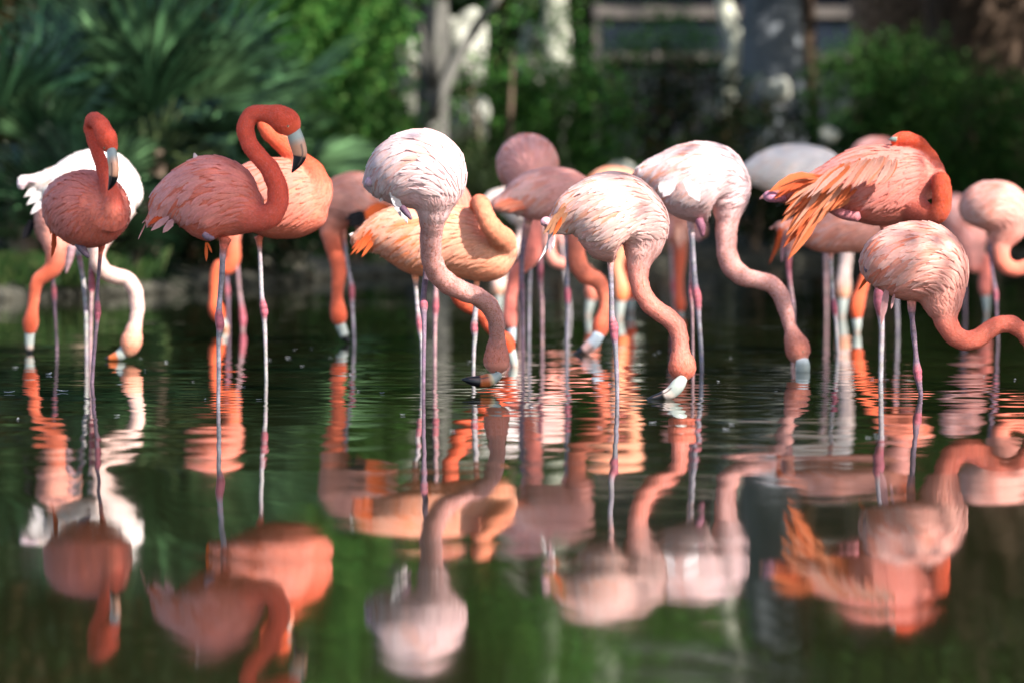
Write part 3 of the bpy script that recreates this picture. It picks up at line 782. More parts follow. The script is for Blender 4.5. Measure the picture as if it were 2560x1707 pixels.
    me = mesh('body', np.vstack(allV), F, [M_BODY, M_LEG], np.vstack(allC), True, midx)
    mid = SB[len(SB) // 2]
    foot = (float(mid[0]), float(mid[1]), 0.0)
    e = tag(empty('flamingo', foot), label, 'flamingo', 'flamingos wading in the pond')
    link('body', me, e)
    # plumage
    pl = Plume()
    tan = np.gradient(SB[:, :3], axis=0); tan /= np.linalg.norm(tan, axis=1)[:, None] + 1e-9
    up = np.array([0, 0, 1.0])
    ph = random.uniform(0, 6.28)
    cand = np.arange(nv)
    body_v = cand[(wn < 0.35)]
    dens = 1.0 if near else (0.85 if s >= 420 else 0.5); mid_ = near or s >= 420
    # wing and back feathers: rows from chest to tail
    nw = int(620 * dens * wing)
    if len(body_v) and nw:
        tt = ib[body_v] / (len(SB) - 1)
        hi = (V[body_v, 2] - SB[ib[body_v], 2]) / (SB[ib[body_v], 3] + 1e-3)
        sel = body_v[(tt > 0.06) & (tt < 0.80) & (hi > -0.45)]
        if len(sel):
            pts = poisson(V[sel], 0.0165 if near else (0.020 if mid_ else 0.028), nw)
            for q in pts:
                vi = sel[q]; t = ib[vi] / (len(SB) - 1); h = (V[vi, 2] - SB[ib[vi], 2]) / (SB[ib[vi], 3] + 1e-3)
                sw = 0.45 * math.sin(V[vi, 0] * 9 + V[vi, 2] * 11 + ph)
                d = -tan[ib[vi]] + up * (-0.55 * max(0, min(1, 0.8 - h)) + 0.25 * sw)
                Lf = (0.046 + 0.066 * (1 - t)) * random.uniform(0.7, 1.4); Wf = Lf * random.uniform(0.20, 0.28)
                P, Ds, Ns = feather_strip(bvh, V[vi], d, nrm[vi], Lf, Wf, 6, 0.02 + random.random() * .045, droop * random.uniform(.3, 1.4), 0.0015 + 0.003 * t)
                r = random.random() + 0.22 * math.sin(V[vi, 0] * 23 + ph) * math.sin(V[vi, 2] * 19 + ph * 2)
                ct = pal['tip'] if r < 0.64 else (pal['body'] if r < 0.80 else pal['root'])
                ch = float(smoothstep(np.array((t - .45) / .3))); lc = tuple(float(z) for z in col[vi])
                if ct is pal['root']: Wf *= .6; ct = mixc(pal['root'], pal['tip'], random.uniform(0, .5))
                ct = mixc(ct, mixc(lc, pal['tip'], .3), ch)
                pl.add(P, Ds, Ns, Wf, jit(mixc(mixc(pal['root'], ct, random.uniform(0.3, 0.7)), ct, ch), .05), jit(ct, .05), .3)
    # long tertials hanging over the folded wing and tail
    sel = body_v[(ib[body_v] / (len(SB) - 1) > 0.10) & (ib[body_v] / (len(SB) - 1) < 0.38)]
    if len(sel) and wing > 0:
        for q in poisson(V[sel], 0.024 if near else 0.04, int(70 * dens)):
            vi = sel[q]; h = (V[vi, 2] - SB[ib[vi], 2]) / (SB[ib[vi], 3] + 1e-3)
            if h < -0.25: continue
            d = -tan[ib[vi]] + up * random.uniform(-.5, -.05)
            Lf = random.uniform(0.09, 0.15); Wf = random.uniform(.015, .022)
            P, Ds, Ns = feather_strip(bvh, V[vi], d, nrm[vi], Lf, Wf, 6, 0.03 + random.random() * .04, 0.16, 0.003)
            ct = pal['tip'] if random.random() < .6 else mixc(pal['root'], pal['tip'], random.random() * .6)
            pl.add(P, Ds, Ns, Wf, jit(mixc(pal['root'], ct, .6), .05), jit(ct, .05), .3)
    # small body feathers
    tn = np.gradient(SN[:, :3], axis=0); tn /= np.linalg.norm(tn, axis=1)[:, None] + 1e-9
    sel = cand[(wn < 0.75) | (inn < fluff * len(SN))]
    pts = poisson(V[sel], 0.0115 if near else (0.016 if mid_ else 0.026), int(1700 * dens))
    for q in pts:
        vi = sel[q]; t = ib[vi] / (len(SB) - 1)
        h = (V[vi, 2] - SB[ib[vi], 2]) / (SB[ib[vi], 3] + 1e-3)
        if wn[vi] < .3 and 0.08 < t < 0.70 and h > -0.3 and random.random() < 0.85: continue
        d = -tan[ib[vi]] * (1 - wn[vi]) - tn[inn[vi]] * wn[vi] + up * (-0.25) + RNG.normal(size=3) * 0.25
        Lf = random.uniform(0.018, 0.034); Wf = Lf * random.uniform(.26, .38)
        P, Ds, Ns = feather_strip(bvh, V[vi], d, nrm[vi], Lf, Wf, 4, random.uniform(.02, .10), 0.03, 0.0006)
        cc = tuple(float(z) for z in col[vi])
        pl.add(P, Ds, Ns, Wf, jit(mixc(cc, pal['root'], .15), .05), jit(mixc(cc, pal['tip'], random.uniform(.1, .5)), .05))
    # short down on the neck
    if near:
        tn = np.gradient(SN[:, :3], axis=0); tn /= np.linalg.norm(tn, axis=1)[:, None] + 1e-9
        sel = cand[(wn >= 0.6) & (inn < 0.93 * len(SN))]
        if len(sel):
            k = RNG.choice(sel, size=min(len(sel), 7000), replace=False)
            for vi in k:
                d = -tn[inn[vi]] + RNG.normal(size=3) * 0.35
                n = Vector(nrm[vi].tolist()); dv = Vector(d.tolist()); dv = (dv - n * dv.dot(n)).normalized(); 
                Lf = random.uniform(0.005, 0.011); Wf = Lf * .38
                p = Vector(V[vi].tolist()); tip = dv * Lf * .95 + n * Lf * random.uniform(.05, .30)
                cc = tuple(float(z) for z in col[vi])
                if speck and random.random() < speck: cc = mixc(cc, (0.54, 0.17, 0.08), random.uniform(.35, .8))
                else: cc = mixc(cc, pal['tip'], random.uniform(0, .22))
                cc = jit(cc, .05)
                pl.add([p - dv * Lf * .2, p + tip * .5 + n * .0008, p + tip], [dv] * 3, [n] * 3, Wf, cc, cc, .2)
    if pl.V:
        o = link('plumage', pl.mesh('plumage'), e); o['kind'] = 'stuff'
    # long single feathers, and one dark gap mark (x0, y0, x1, y1, width, colour, dz, sag)
    for hf in hang:
        x0, y0, x1, y1, wd, hc = hf[:6]; dz = hf[6] if len(hf) > 6 else -0.05; sag = hf[7] if len(hf) > 7 else 0.12
        dx, dy = x1 - x0, y1 - y0
        mids = []
        for k in range(10):
            t = k / 9.0; b_ = math.sin(t * math.pi) * sag
            mids.append((x0 + dx * t + dy * b_ * .5, y0 + dy * t - abs(dx) * b_ * .6, 1, dz + 0.01 * math.sin(t * 3)))
        wp = world_path(c, Y0, mids); mpp = Y0 / F_PX / 3.0
        P = [Vector(p[:3]) for p in wp.tolist()]
        Ds = [(P[min(i + 1, 9)] - P[max(i - 1, 0)]).normalized() for i in range(10)]
        nn = Vector((random.uniform(-.12, .12), -1, random.uniform(.1, .35))); Ns = [(nn - d * nn.dot(d)).normalized() for d in Ds]
        h_ = Plume(); h_.add(P, Ds, Ns, wd * mpp, jit(hc, .05), jit(mixc(hc, (0.6, .25, .14), .08) if hc[0] > .3 else hc, .05), .25)
        link('feather', h_.mesh('feather'), e)
    # bill
    if bill:
        S = catmull(world_path(c, Y0, bill), 30); bv, bf, tid, ang = tube(S, 28, bill_ratio)
        cl = np.zeros((len(bv), 3)); ts = [q[0] for q in bill_cols]
        for i in range(3): cl[:, i] = np.interp(tid / 29.0, ts, [q[1][i] for q in bill_cols])
        if mouth:
            _, N1, N2 = frames(S[:, :3])
            for v in range(len(bv)):
                k = tid[v]; a0 = math.atan2(-N2[k][1], -N1[k][1]) + mouth
                da = (ang[v] - a0 + math.pi) % (2 * math.pi) - math.pi
                if abs(da) < 0.12 and 9 < k < 24: cl[v] = (0.10, .06, .05)
        link('bill', mesh('bill', bv, bf, [M_BILL], cl), e)
        if near:
            g = S[np.argmin(np.abs(S[:, 2]))]
            if abs(g[2]) < 0.08: RINGS.append((float(g[0]), float(g[1]), 0.028, 24.0))
    if eye:
        x, y, dz = eye; u, v = T3(c, x, y); Pp, mpp = pix(u, v, Y0 + dz)
        loc, nn, _, dist = bvh.find_nearest(Vector(Pp.tolist()) + Vector((0, -0.12, 0)))
        hit = bvh.ray_cast(Vector(Pp.tolist()) + Vector((0, -0.5, 0)), Vector((0, 1, 0)))
        if hit[0] is not None: loc = hit[0]
        bm = bmesh.new(); bmesh.ops.create_uvsphere(bm, u_segments=14, v_segments=10, radius=0.0050)
        m3 = bpy.data.meshes.new('eye'); bm.to_mesh(m3); bm.free(); m3.materials.append(M_EYE)
        cc = np.array([(0.01, 0.01, 0.01) if v.co.y < -0.0040 else (0.72, 0.66, 0.38) for v in m3.vertices]); setcol(m3, cc)
        for p in m3.polygons: p.use_smooth = True
        o = link('eye', m3, e); o.location = loc + Vector((0, 0.0022, 0))
    return e

def poisson(P, rad, nmax):
    """greedy thinning on a voxel hash, returns indices"""
    order = RNG.permutation(len(P)); out = []; grid = {}
    for i in order:
        k = (int(P[i, 0] // rad), int(P[i, 1] // rad), int(P[i, 2] // rad)); ok = True
        for a in (-1, 0, 1):
            for b in (-1, 0, 1):
                for d in (-1, 0, 1):
                    for j in grid.get((k[0] + a, k[1] + b, k[2] + d), ()):
                        if (P[i] - P[j]) @ (P[i] - P[j]) < rad * rad: ok = False; break
                    if not ok: break
                if not ok: break
            if not ok: break
        if ok:
            grid.setdefault(k, []).append(i); out.append(i)
            if len(out) >= nmax: break
    return out

OR, RD, WH, BR, BLK, PKF = (0.58, 0.105, 0.026), (0.52, 0.07, 0.02), (0.70, 0.65, 0.64), (0.36, 0.17, 0.09), (0.012, 0.011, 0.013), (0.55, 0.28, 0.28)

# A: nearest on the left, head up, in shade
make_bird('rosy flamingo facing the viewer with raised head at far left, standing in shade', 0, 580, 'red',
    [(430, 770, 50, .30), (500, 780, 180, .2), (590, 810, 265, .06), (670, 825, 288, -.05), (750, 835, 245, -.13), (800, 840, 130, -.2)],
    [(820, 900, 150, -.14), (838, 770, 98, -.2), (800, 610, 60, -.2), (748, 440, 52, -.17), (700, 310, 50, -.14), (672, 215, 46, -.12), (690, 155, 54, -.16), (735, 165, 62, -.22), (776, 235, 72, -.25), (808, 310, 78, -.27), (832, 362, 58, -.28), (840, 392, 44, -.28)],
    [(LEG_PURPLE, [(765, 1080, 34), (755, 1140, 19), (745, 1250, 15), (730, 1480, 15), (733, 1570, 26), (732, 1610, 24), (727, 1670, 17), (705, 1900, 15), (690, 2125, 14)])],
    [(836, 385, 46, -.29), (845, 445, 50, -.31), (853, 515, 47, -.32), (850, 580, 44, -.32), (832, 640, 27, -.31), (812, 678, 6, -.31)], mouth=0.25, eye=(784, 360, -.3), ratio=1.0,
    feet=[(LEG_PURPLE, [(590, 1080, 34, -.08), (625, 1130, 30, -.1), (665, 1180, 14, -.11)])],
    hang=[(398, 950, 385, 1190, 40, RD, .05), (370, 900, 380, 1010, 36, OR, .05), (900, 960, 880, 1030, 30, WH, .1)])
# B: white, sunlit, behind A
make_bird('sunlit white flamingo with pale bent neck feeding behind the leftmost rosy bird', 0, 500, 'white',
    [(150, 610, 30), (250, 620, 55), (350, 640, 120), (450, 660, 200), (560, 670, 265), (680, 680, 305), (800, 690, 290), (880, 740, 215), (900, 830, 130)],
    [(880, 800, 150, -.03), (830, 930, 100, -.06), (760, 1060, 70, -.08), (728, 1160, 62, -.08), (758, 1260, 63, -.06), (850, 1318, 62, -.02), (940, 1338, 60), (1005, 1410, 59), (1026, 1500, 57), (1027, 1600, 55), (1015, 1670, 52), (1000, 1740, 70), (985, 1810, 84), (965, 1870, 70), (940, 1905, 40)],
    [(LEG_PINK, [(690, 1080, 40), (690, 1180, 24), (686, 1270, 20), (688, 1360, 28), (688, 1400, 28), (686, 1450, 18), (680, 1700, 15), (678, 2010, 14)]),
     (LEG_PALE, [(560, 1000, 40, .1), (600, 1200, 20, .1), (640, 1500, 16, .1), (650, 1960, 14, .1)])],
    [(952, 1860, 48), (912, 1905, 44), (868, 1924, 34), (822, 1935, 20), (788, 1938, 8)], [(0, BW), (.42, BW), (.5, BO), (.78, BO), (.84, BK), (1, BK)], eye=(955, 1850, -.1),
    feet=[(LEG_PINK, [(540, 1100, 34), (520, 1200, 28), (495, 1300, 8)]), ((0.75, .55, .58), [(270, 605, 24, -.05), (200, 600, 30, -.06), (160, 640, 34, -.06), (170, 665, 20, -.06)])],
    hang=[(330, 640, 180, 730, 60, WH, -.05), (340, 680, 200, 790, 60, WH, -.06), (350, 720, 230, 860, 60, WH, -.05), (300, 590, 250, 640, 50, OR, -.04)], speck=.05)
# C: hidden body, neck dipping on the left edge
make_bird('flamingo at the left edge with striped shadow on its dipped neck, bill in the water', 0, 468, 'salmon',
    [(420, 770, 90, .25), (430, 860, 180, .12), (430, 960, 190, 0), (428, 1050, 130, -.08)],
    [(428, 1040, 130, -.06), (425, 1150, 85, -.1), (405, 1250, 72, -.1), (345, 1310, 62, -.1), (285, 1350, 54, -.1), (262, 1430, 48, -.1), (250, 1520, 45, -.1), (240, 1590, 48, -.1), (232, 1650, 62, -.1), (226, 1710, 58, -.1), (222, 1755, 38, -.1)],
    [(LEG_PURPLE, [(365, 1040, 40), (372, 1150, 22), (388, 1270, 18), (398, 1370, 20), (405, 1430, 26), (408, 1480, 24), (410, 1550, 15), (425, 1800, 13), (428, 1950, 12)])],
    [(224, 1745, 38, -.1), (222, 1800, 34, -.1), (222, 1850, 30, -.1), (224, 1900, 18, -.1)], BILL_WHITE, near=False,
    hang=[(235, 900, 165, 1050, 60, BLK, 0), (245, 900, 195, 1040, 50, BLK, .01)])
# D: front of the red pair
make_bird('deep red flamingo with an arched neck, front bird of the left pair', 0, 652, 'red',
    [(1110, 925, 22), (1175, 885, 60), (1240, 810, 140), (1330, 770, 212), (1450, 750, 288), (1580, 745, 318), (1700, 768, 292), (1820, 825, 215), (1920, 870, 140)],
    [(1840, 850, 160, -.03), (1940, 885, 105, -.06), (2020, 870, 92, -.08), (2075, 800, 82, -.09), (2087, 710, 80, -.09), (2062, 600, 76, -.09), (2000, 490, 70, -.08), (1915, 395, 66, -.08), (1858, 300, 66, -.07), (1842, 200, 67, -.07), (1885, 115, 64, -.07), (1975, 102, 64, -.08), (2060, 120, 84, -.09), (2125, 152, 104, -.1), (2172, 195, 98, -.1), (2205, 245, 62, -.1)],
    [(LEG_GREY, [(1690, 1040, 60), (1680, 1085, 36), (1672, 1140, 25), (1665, 1300, 22), (1645, 1540, 20), (1642, 1620, 31), (1650, 1680, 34), (1647, 1730, 24), (1640, 1790, 18), (1640, 2000, 17), (1637, 2278, 15)])],
    [(2200, 232, 54, -.1), (2222, 300, 60, -.1), (2243, 370, 58, -.1), (2248, 420, 52, -.1), (2226, 482, 34, -.1), (2190, 545, 6, -.1)], mouth=-0.35, eye=(2165, 200, -.1),
    feet=[(LEG_PURPLE, [(1530, 1010, 24, -.14), (1570, 1035, 24, -.15), (1605, 1040, 12, -.15)])],
    hang=[(1545, 1070, 1548, 1215, 26, OR, -.08, 0), (1555, 1070, 1590, 1150, 18, OR, -.08, 0), (1260, 840, 1105, 945, 46, RD, -.05), (1270, 880, 1130, 985, 50, PKF, -.06), (1300, 900, 1220, 1000, 60, PKF, -.08), (1280, 850, 1110, 915, 40, OR, .02), (1480, 470, 1455, 398, 40, WH, -.02, 0)])
# E: rear of the pair
make_bird('bright orange breasted flamingo, rear bird of the left pair on one pale leg', 1, 565, 'orange',
    [(-200, 820, 40), (-100, 770, 130), (50, 745, 230), (200, 735, 288), (350, 745, 300), (480, 765, 272), (580, 765, 205), (640, 745, 120)],
    [(500, 790, 190, -.01), (590, 690, 135, -.02), (568, 545, 90, -.02), (470, 455, 74, 0), (390, 385, 66), (310, 310, 62), (240, 250, 58), (205, 200, 50), (215, 150, 50, .02), (260, 120, 55, .03), (320, 140, 70, .03), (360, 190, 60, .03)],
    [(LEG_PALE, [(165, 1030, 42), (168, 1070, 24), (172, 1120, 17), (180, 1300, 17), (188, 1480, 18), (198, 1545, 29), (206, 1590, 29), (206, 1640, 20), (212, 1750, 16), (220, 2080, 13)])],
    [(350, 190, 44, .03), (372, 260, 42, .03), (385, 330, 36, .03), (375, 390, 10, .03)], wing=.7)
# F: behind the pair
make_bird('orange flamingo whose dipped neck shows between the legs of the red pair', 0, 390, 'orange',
    [(1400, 800, 40), (1490, 820, 140), (1600, 850, 195), (1690, 930, 150), (1735, 1010, 90)],
    [(1715, 970, 100), (1745, 1090, 58), (1742, 1200, 60), (1705, 1268, 50), (1650, 1240, 46), (1618, 1310, 43), (1610, 1420, 38), (1610, 1490, 40), (1618, 1560, 58), (1638, 1615, 55), (1658, 1655, 36)],
    [(LEG_PINK, [(1760, 1050, 24), (1776, 1190, 16), (1795, 1420, 15), (1812, 1550, 22), (1822, 1640, 30), (1820, 1735, 17)]), (LEG_PURPLE, [(1690, 1050, 24), (1700, 1330, 16), (1706, 1420, 22), (1712, 1550, 14), (1716, 1740, 12)])],
    [(1655, 1645, 34), (1685, 1695, 28), (1710, 1730, 18), (1722, 1745, 6)], BILL_FEED, near=False)
# G
make_bird('salmon flamingo with a black wing patch dipping its neck beside the bright peach bird', 1, 437, 'salmon',
    [(1190, 770, 40), (1090, 780, 110), (980, 775, 195), (870, 770, 225), (770, 815, 190), (710, 910, 110)],
    [(730, 890, 120), (702, 980, 82), (722, 1090, 66), (758, 1220, 62), (765, 1310, 58), (755, 1400, 49), (752, 1490, 46), (755, 1550, 58), (764, 1615, 65), (772, 1675, 50)],
    [(LEG_GREY, [(795, 960, 60), (805, 1050, 24), (815, 1130, 19), (832, 1260, 18), (852, 1360, 21), (862, 1420, 27), (863, 1470, 26), (866, 1550, 17), (875, 1700, 15), (880, 1825, 13)])],
    [(776, 1685, 40), (796, 1735, 36), (815, 1780, 32), (835, 1803, 16), (852, 1806, 6)], [(0, BW), (.45, BW), (.55, BK), (1, BK)], near=False,
    hang=[(960, 850, 810, 905, 60, BLK, -.20), (965, 880, 830, 935, 60, BLK, -.19), (960, 910, 850, 950, 60, BLK, -.18), (960, 860, 1160, 800, 90, OR, -.19), (970, 900, 1120, 830, 80, OR, -.19)])
# H: peach, neck curled, brightly lit
make_bird('brightly lit peach flamingo preening with its neck curled in a loop, at the centre', 1, 552, 'peach',
    [(880, 1070, 40), (980, 1035, 100), (1100, 1015, 175), (1250, 1025, 240), (1400, 1055, 268), (1550, 1045, 255), (1680, 1070, 262), (1800, 1115, 245), (1900, 1140, 225), (1985, 1145, 190), (2050, 1140, 115)],
    [(1990, 1160, 120, .02), (1995, 1070, 108, -.06), (1945, 1000, 84, -.17), (1892, 930, 76, -.2), (1858, 850, 70, -.2), (1832, 785, 70, -.16), (1810, 775, 60, -.09), (1790, 830, 56, -.02)],
    [(LEG_PALE, [(1800, 1310, 30), (1798, 1400, 20), (1795, 1500, 20), (1786, 1630, 20), (1780, 1690, 27), (1782, 1730, 26), (1786, 1780, 18), (1780, 1850, 15), (1775, 2060, 13)]),
     (LEG_PALE, [(1335, 1280, 50), (1340, 1340, 24), (1346, 1450, 17), (1355, 1560, 17), (1368, 1670, 24), (1372, 1720, 22), (1383, 1800, 14), (1390, 2060, 13)])], ratio=.9, fluff=.35,
    hang=[(1010, 970, 852, 1165, 30, OR, -.08), (1020, 1000, 890, 1160, 34, OR, -.09), (1040, 1020, 935, 1180, 34, OR, -.08), (1000, 960, 860, 1120, 30, RD, -.05), (960, 1030, 842, 1010, 60, WH, 0, 0), (960, 1060, 845, 1070, 60, WH, .01, 0), (1000, 1040, 920, 1040, 40, BLK, -.01, 0), (2004, 1076, 2022, 1132, 36, (.05, .012, .012), -.118, 0)])  # last entry: dark patch painting the shaded gap in the neck loop
# I: central pale feeder
make_bird('pale flamingo at the centre with a long S neck, bill resting on the water', 1, 630, 'pale',
    [(1000, 620, 46, .1), (1080, 600, 110, .08), (1190, 560, 215, .05), (1310, 530, 282, 0), (1410, 530, 296, -.02), (1470, 610, 240, -.04), (1480, 730, 165, -.03), (1475, 830, 125, -.02)],
    [(1478, 790, 128, -.02), (1466, 900, 98, 0), (1458, 1000, 85, .04), (1455, 1100, 81, .08), (1464, 1200, 80, .12), (1505, 1300, 81, .17), (1585, 1378, 80, .23), (1690, 1432, 76, .3), (1790, 1470, 74, .36), (1872, 1525, 71, .42), (1928, 1605, 67, .46), (1950, 1700, 62, .5), (1952, 1790, 62, .53), (1950, 1870, 82, .55), (1948, 1945, 101, .55), (1948, 2000, 92, .55), (1945, 2045, 50, .55)],
    [(LEG_PURPLE, [(1450, 800, 50, .12), (1440, 1000, 34, .2), (1432, 1150, 28, .24), (1422, 1280, 25, .26), (1408, 1400, 22, .26), (1400, 1490, 24, .24), (1402, 1545, 32, .22), (1403, 1600, 23, .2), (1406, 1700, 17, .16), (1402, 2000, 15, .02), (1400, 2275, 14, -.16)], 0.0)],
    [(1975, 2055, 26, .5), (1935, 2082, 40, .5), (1885, 2100, 50, .49), (1835, 2108, 46, .49), (1780, 2106, 38, .48), (1725, 2098, 22, .48), (1688, 2094, 6, .48)], [(0, BW), (.2, BW), (.26, (.6, .5, .3)), (.34, BO), (.52, BO), (.58, BK), (1, BK)], eye=(1945, 2040, .45), mouth=0.5, stamps=True,
    feet=[((.12, .06, .09), [(1240, 810, 26, -.1), (1275, 850, 24, -.12), (1308, 895, 10, -.13)]), ((0.55, .35, .42), [(1060, 620, 34, .02), (1000, 615, 40, .0), (985, 640, 30, .0)])], speck=.3,
    hang=[(1160, 730, 1280, 930, 60, WH, -.08), (1150, 690, 1230, 880, 60, WH, -.08), (1130, 700, 1070, 765, 40, WH, .0), (1080, 640, 1050, 600, 14, RD, -.05, 0), (1090, 660, 1050, 630, 14, RD, -.05, 0)])
# J
make_bird('orange necked flamingo dipping its head behind the central pale bird', 1, 520, 'orange',
    [(1350, 700, 60, .1), (1440, 740, 150, .08), (1560, 785, 195, .05), (1610, 900, 160), (1605, 1020, 110)],
    [(1605, 1000, 115), (1600, 1180, 66), (1608, 1320, 60), (1648, 1440, 60), (1718, 1528, 60), (1800, 1570, 56), (1862, 1640, 50), (1915, 1720, 46), (1970, 1762, 48), (2012, 1800, 62), (2036, 1852, 58), (2055, 1890, 40)],
    [(LEG_PINK, [(1495, 900, 50), (1495, 1150, 20), (1492, 1400, 17), (1492, 1560, 25), (1488, 1640, 18), (1485, 2015, 14)])],
    [(2056, 1880, 38), (2072, 1940, 34), (2082, 1990, 28), (2086, 2040, 16)], BILL_WHITE, wing=.6)
# K
make_bird('dusky pink flamingo seen end on, farthest back left of the centre group', 2, 440, 'pink',
    [(395, 520, 110, .3), (402, 495, 205, .16), (405, 485, 228, .03), (410, 510, 208, -.08), (425, 630, 140, -.14), (438, 750, 95, -.16)],
    [(436, 720, 110, -.15), (448, 880, 66, -.16), (452, 1030, 64, -.16), (440, 1160, 66, -.16), (385, 1230, 60, -.14), (320, 1290, 54, -.12), (290, 1400, 50, -.1), (275, 1520, 50, -.1), (270, 1600, 56, -.1), (274, 1660, 56, -.1), (284, 1710, 40, -.1)],
    [(LEG_GREY, [(430, 850, 40), (427, 1250, 19), (420, 1400, 17), (415, 1850, 14)]), (LEG_PINK, [(480, 850, 40, .1), (498, 1150, 24, .1), (500, 1310, 27, .1), (502, 1400, 20, .1), (512, 1500, 17, .1), (515, 1840, 14, .1)])],
    [(282, 1700, 36, -.1), (288, 1760, 30, -.1), (292, 1820, 20, -.1)], [(0, (.42, .46, .5)), (1, (.5, .5, .5))], near=False, ratio=1.0)
# L
make_bird('pink flamingo with drooping tail left of the big pale feeder, orange neck dipped right', 2, 476, 'pinkor',
    [(150, 790, 36), (250, 768, 80), (360, 740, 150), (480, 718, 190), (620, 710, 196), (750, 735, 180), (820, 810, 130)],
    [(800, 850, 125), (775, 970, 76), (770, 1090, 66), (782, 1220, 68), (842, 1312, 68), (925, 1350, 60), (968, 1420, 52), (985, 1520, 43), (980, 1590, 48), (965, 1650, 62), (950, 1715, 66), (935, 1770, 46)],
    [(LEG_GREY, [(690, 850, 50), (700, 1050, 22), (705, 1280, 16), (702, 1390, 19), (704, 1440, 26), (706, 1490, 24), (706, 1560, 16), (700, 1700, 14), (700, 1930, 13)]), (LEG_PURPLE, [(420, 850, 50, .12), (370, 1100, 22, .12), (360, 1330, 20, .12), (362, 1400, 23, .12), (370, 1550, 16, .12), (372, 1880, 13, .12)])],
    [(942, 1755, 44, -.02), (908, 1810, 46, -.02), (868, 1850, 46, -.02), (825, 1880, 36, -.02), (780, 1902, 22, -.02), (736, 1914, 6, -.02)], [(0, (.5, .56, .6)), (.3, (.55, .58, .6)), (.4, (.75, .42, .36)), (.58, (.75, .42, .36)), (.64, BK), (1, BK)],
    hang=[(360, 740, 145, 805, 34, (.62, .16, .09), -.08), (380, 790, 200, 832, 32, (.66, .24, .16), -.1), (340, 715, 150, 780, 30, (.66, .28, .2), -.02), (370, 770, 165, 818, 34, (.62, .19, .11), -.1), (390, 810, 250, 845, 30, (.62, .16, .09), -.1)], mouth=-.4, eye=(940, 1735, -.1))
# M
make_bird('big pale pink flamingo feeding with lowered neck in the foreground right of centre', 2, 636, 'blush',
    [(560, 955, 36), (640, 925, 85), (740, 870, 172), (870, 862, 280), (1010, 880, 333), (1140, 895, 318), (1240, 955, 240), (1268, 1070, 170), (1252, 1170, 118)],
    [(1258, 1120, 135), (1238, 1250, 86), (1240, 1350, 73), (1270, 1455, 70), (1340, 1550, 69), (1428, 1612, 70), (1508, 1680, 70), (1545, 1770, 66), (1552, 1850, 64), (1556, 1920, 80), (1562, 1990, 106), (1564, 2045, 96), (1560, 2095, 58)],
    [(LEG_GREY, [(1030, 1170, 46), (1028, 1230, 25), (1030, 1320, 21), (1035, 1500, 20), (1038, 1630, 24), (1050, 1700, 36), (1054, 1760, 31), (1064, 1850, 20), (1075, 2100, 17), (1078, 2250, 15)])],
    [(1575, 2080, 36, -.03), (1535, 2135, 54, -.04), (1478, 2195, 50, -.04), (1412, 2222, 38, -.03), (1345, 2240, 27, -.03), (1284, 2252, 6, -.03)], [(0, BW), (.35, BW), (.45, (.80, .62, .52)), (.52, (.8, .62, .52)), (.56, BK), (1, BK)], mouth=.5, eye=(1574, 2080, -.1), speck=.12,
    feet=[((.72, .38, .42), [(590, 930, 30, 0), (540, 915, 38, -.01), (515, 930, 26, -.01)])],
    hang=[(690, 800, 520, 1010, 50, BR, -.1), (700, 850, 560, 1010, 60, BR, -.11), (660, 880, 590, 1030, 30, OR, -.12), (560, 960, 485, 1215, 26, WH, -.05, .3), (590, 1000, 570, 1155, 40, (.45, .34, .36), -.06, 0), (600, 990, 595, 1120, 30, WH, -.06, 0)])
# N
make_bird('tall white backed flamingo feeding to the right behind the big pale one', 2, 537, 'pale',
    [(1225, 555, 36), (1320, 560, 110), (1440, 582, 215), (1570, 605, 280), (1710, 622, 302), (1830, 636, 276), (1900, 690, 188), (1915, 800, 130)],
    [(1910, 760, 150), (1905, 880, 96), (1896, 980, 82), (1896, 1090, 78), (1908, 1185, 78), (1955, 1272, 77), (2035, 1330, 71), (2130, 1352, 66), (2222, 1378, 66), (2290, 1440, 65), (2326, 1530, 60), (2352, 1620, 54), (2376, 1710, 50), (2400, 1780, 72), (2428, 1855, 96), (2442, 1920, 84), (2458, 1968, 48)],
    [(LEG_GREY, [(1630, 860, 46), (1634, 930, 24), (1640, 1050, 20), (1652, 1250, 19), (1664, 1390, 22), (1676, 1470, 33), (1682, 1530, 28), (1688, 1620, 19), (1705, 1850, 17), (1712, 2030, 15)]),
     (LEG_PINK, [(1625, 900, 40, .12), (1630, 1050, 16, .12), (1630, 1300, 14, .12), (1628, 1420, 19, .12), (1630, 1480, 18, .12), (1640, 1600, 13, .12), (1645, 2000, 12, .12)])],
    [(2462, 1945, 46, -.03), (2468, 1990, 54, -.03), (2467, 2030, 54, -.03), (2465, 2070, 40, -.03)], [(0, (.6, .62, .6)), (.3, BW), (1, BW)], eye=(2476, 1890, -.1), speck=.3,
    feet=[((.28, .10, .14), [(1690, 900, 34, -.08), (1710, 960, 30, -.09), (1718, 1020, 14, -.09)])],
    hang=[(1440, 600, 1400, 700, 80, WH, -.2), (1500, 590, 1420, 730, 90, WH, -.21), (1580, 600, 1690, 770, 90, WH, -.24), (1300, 510, 1225, 560, 60, OR, -.02), (1300, 540, 1260, 600, 50, BR, -.02)])
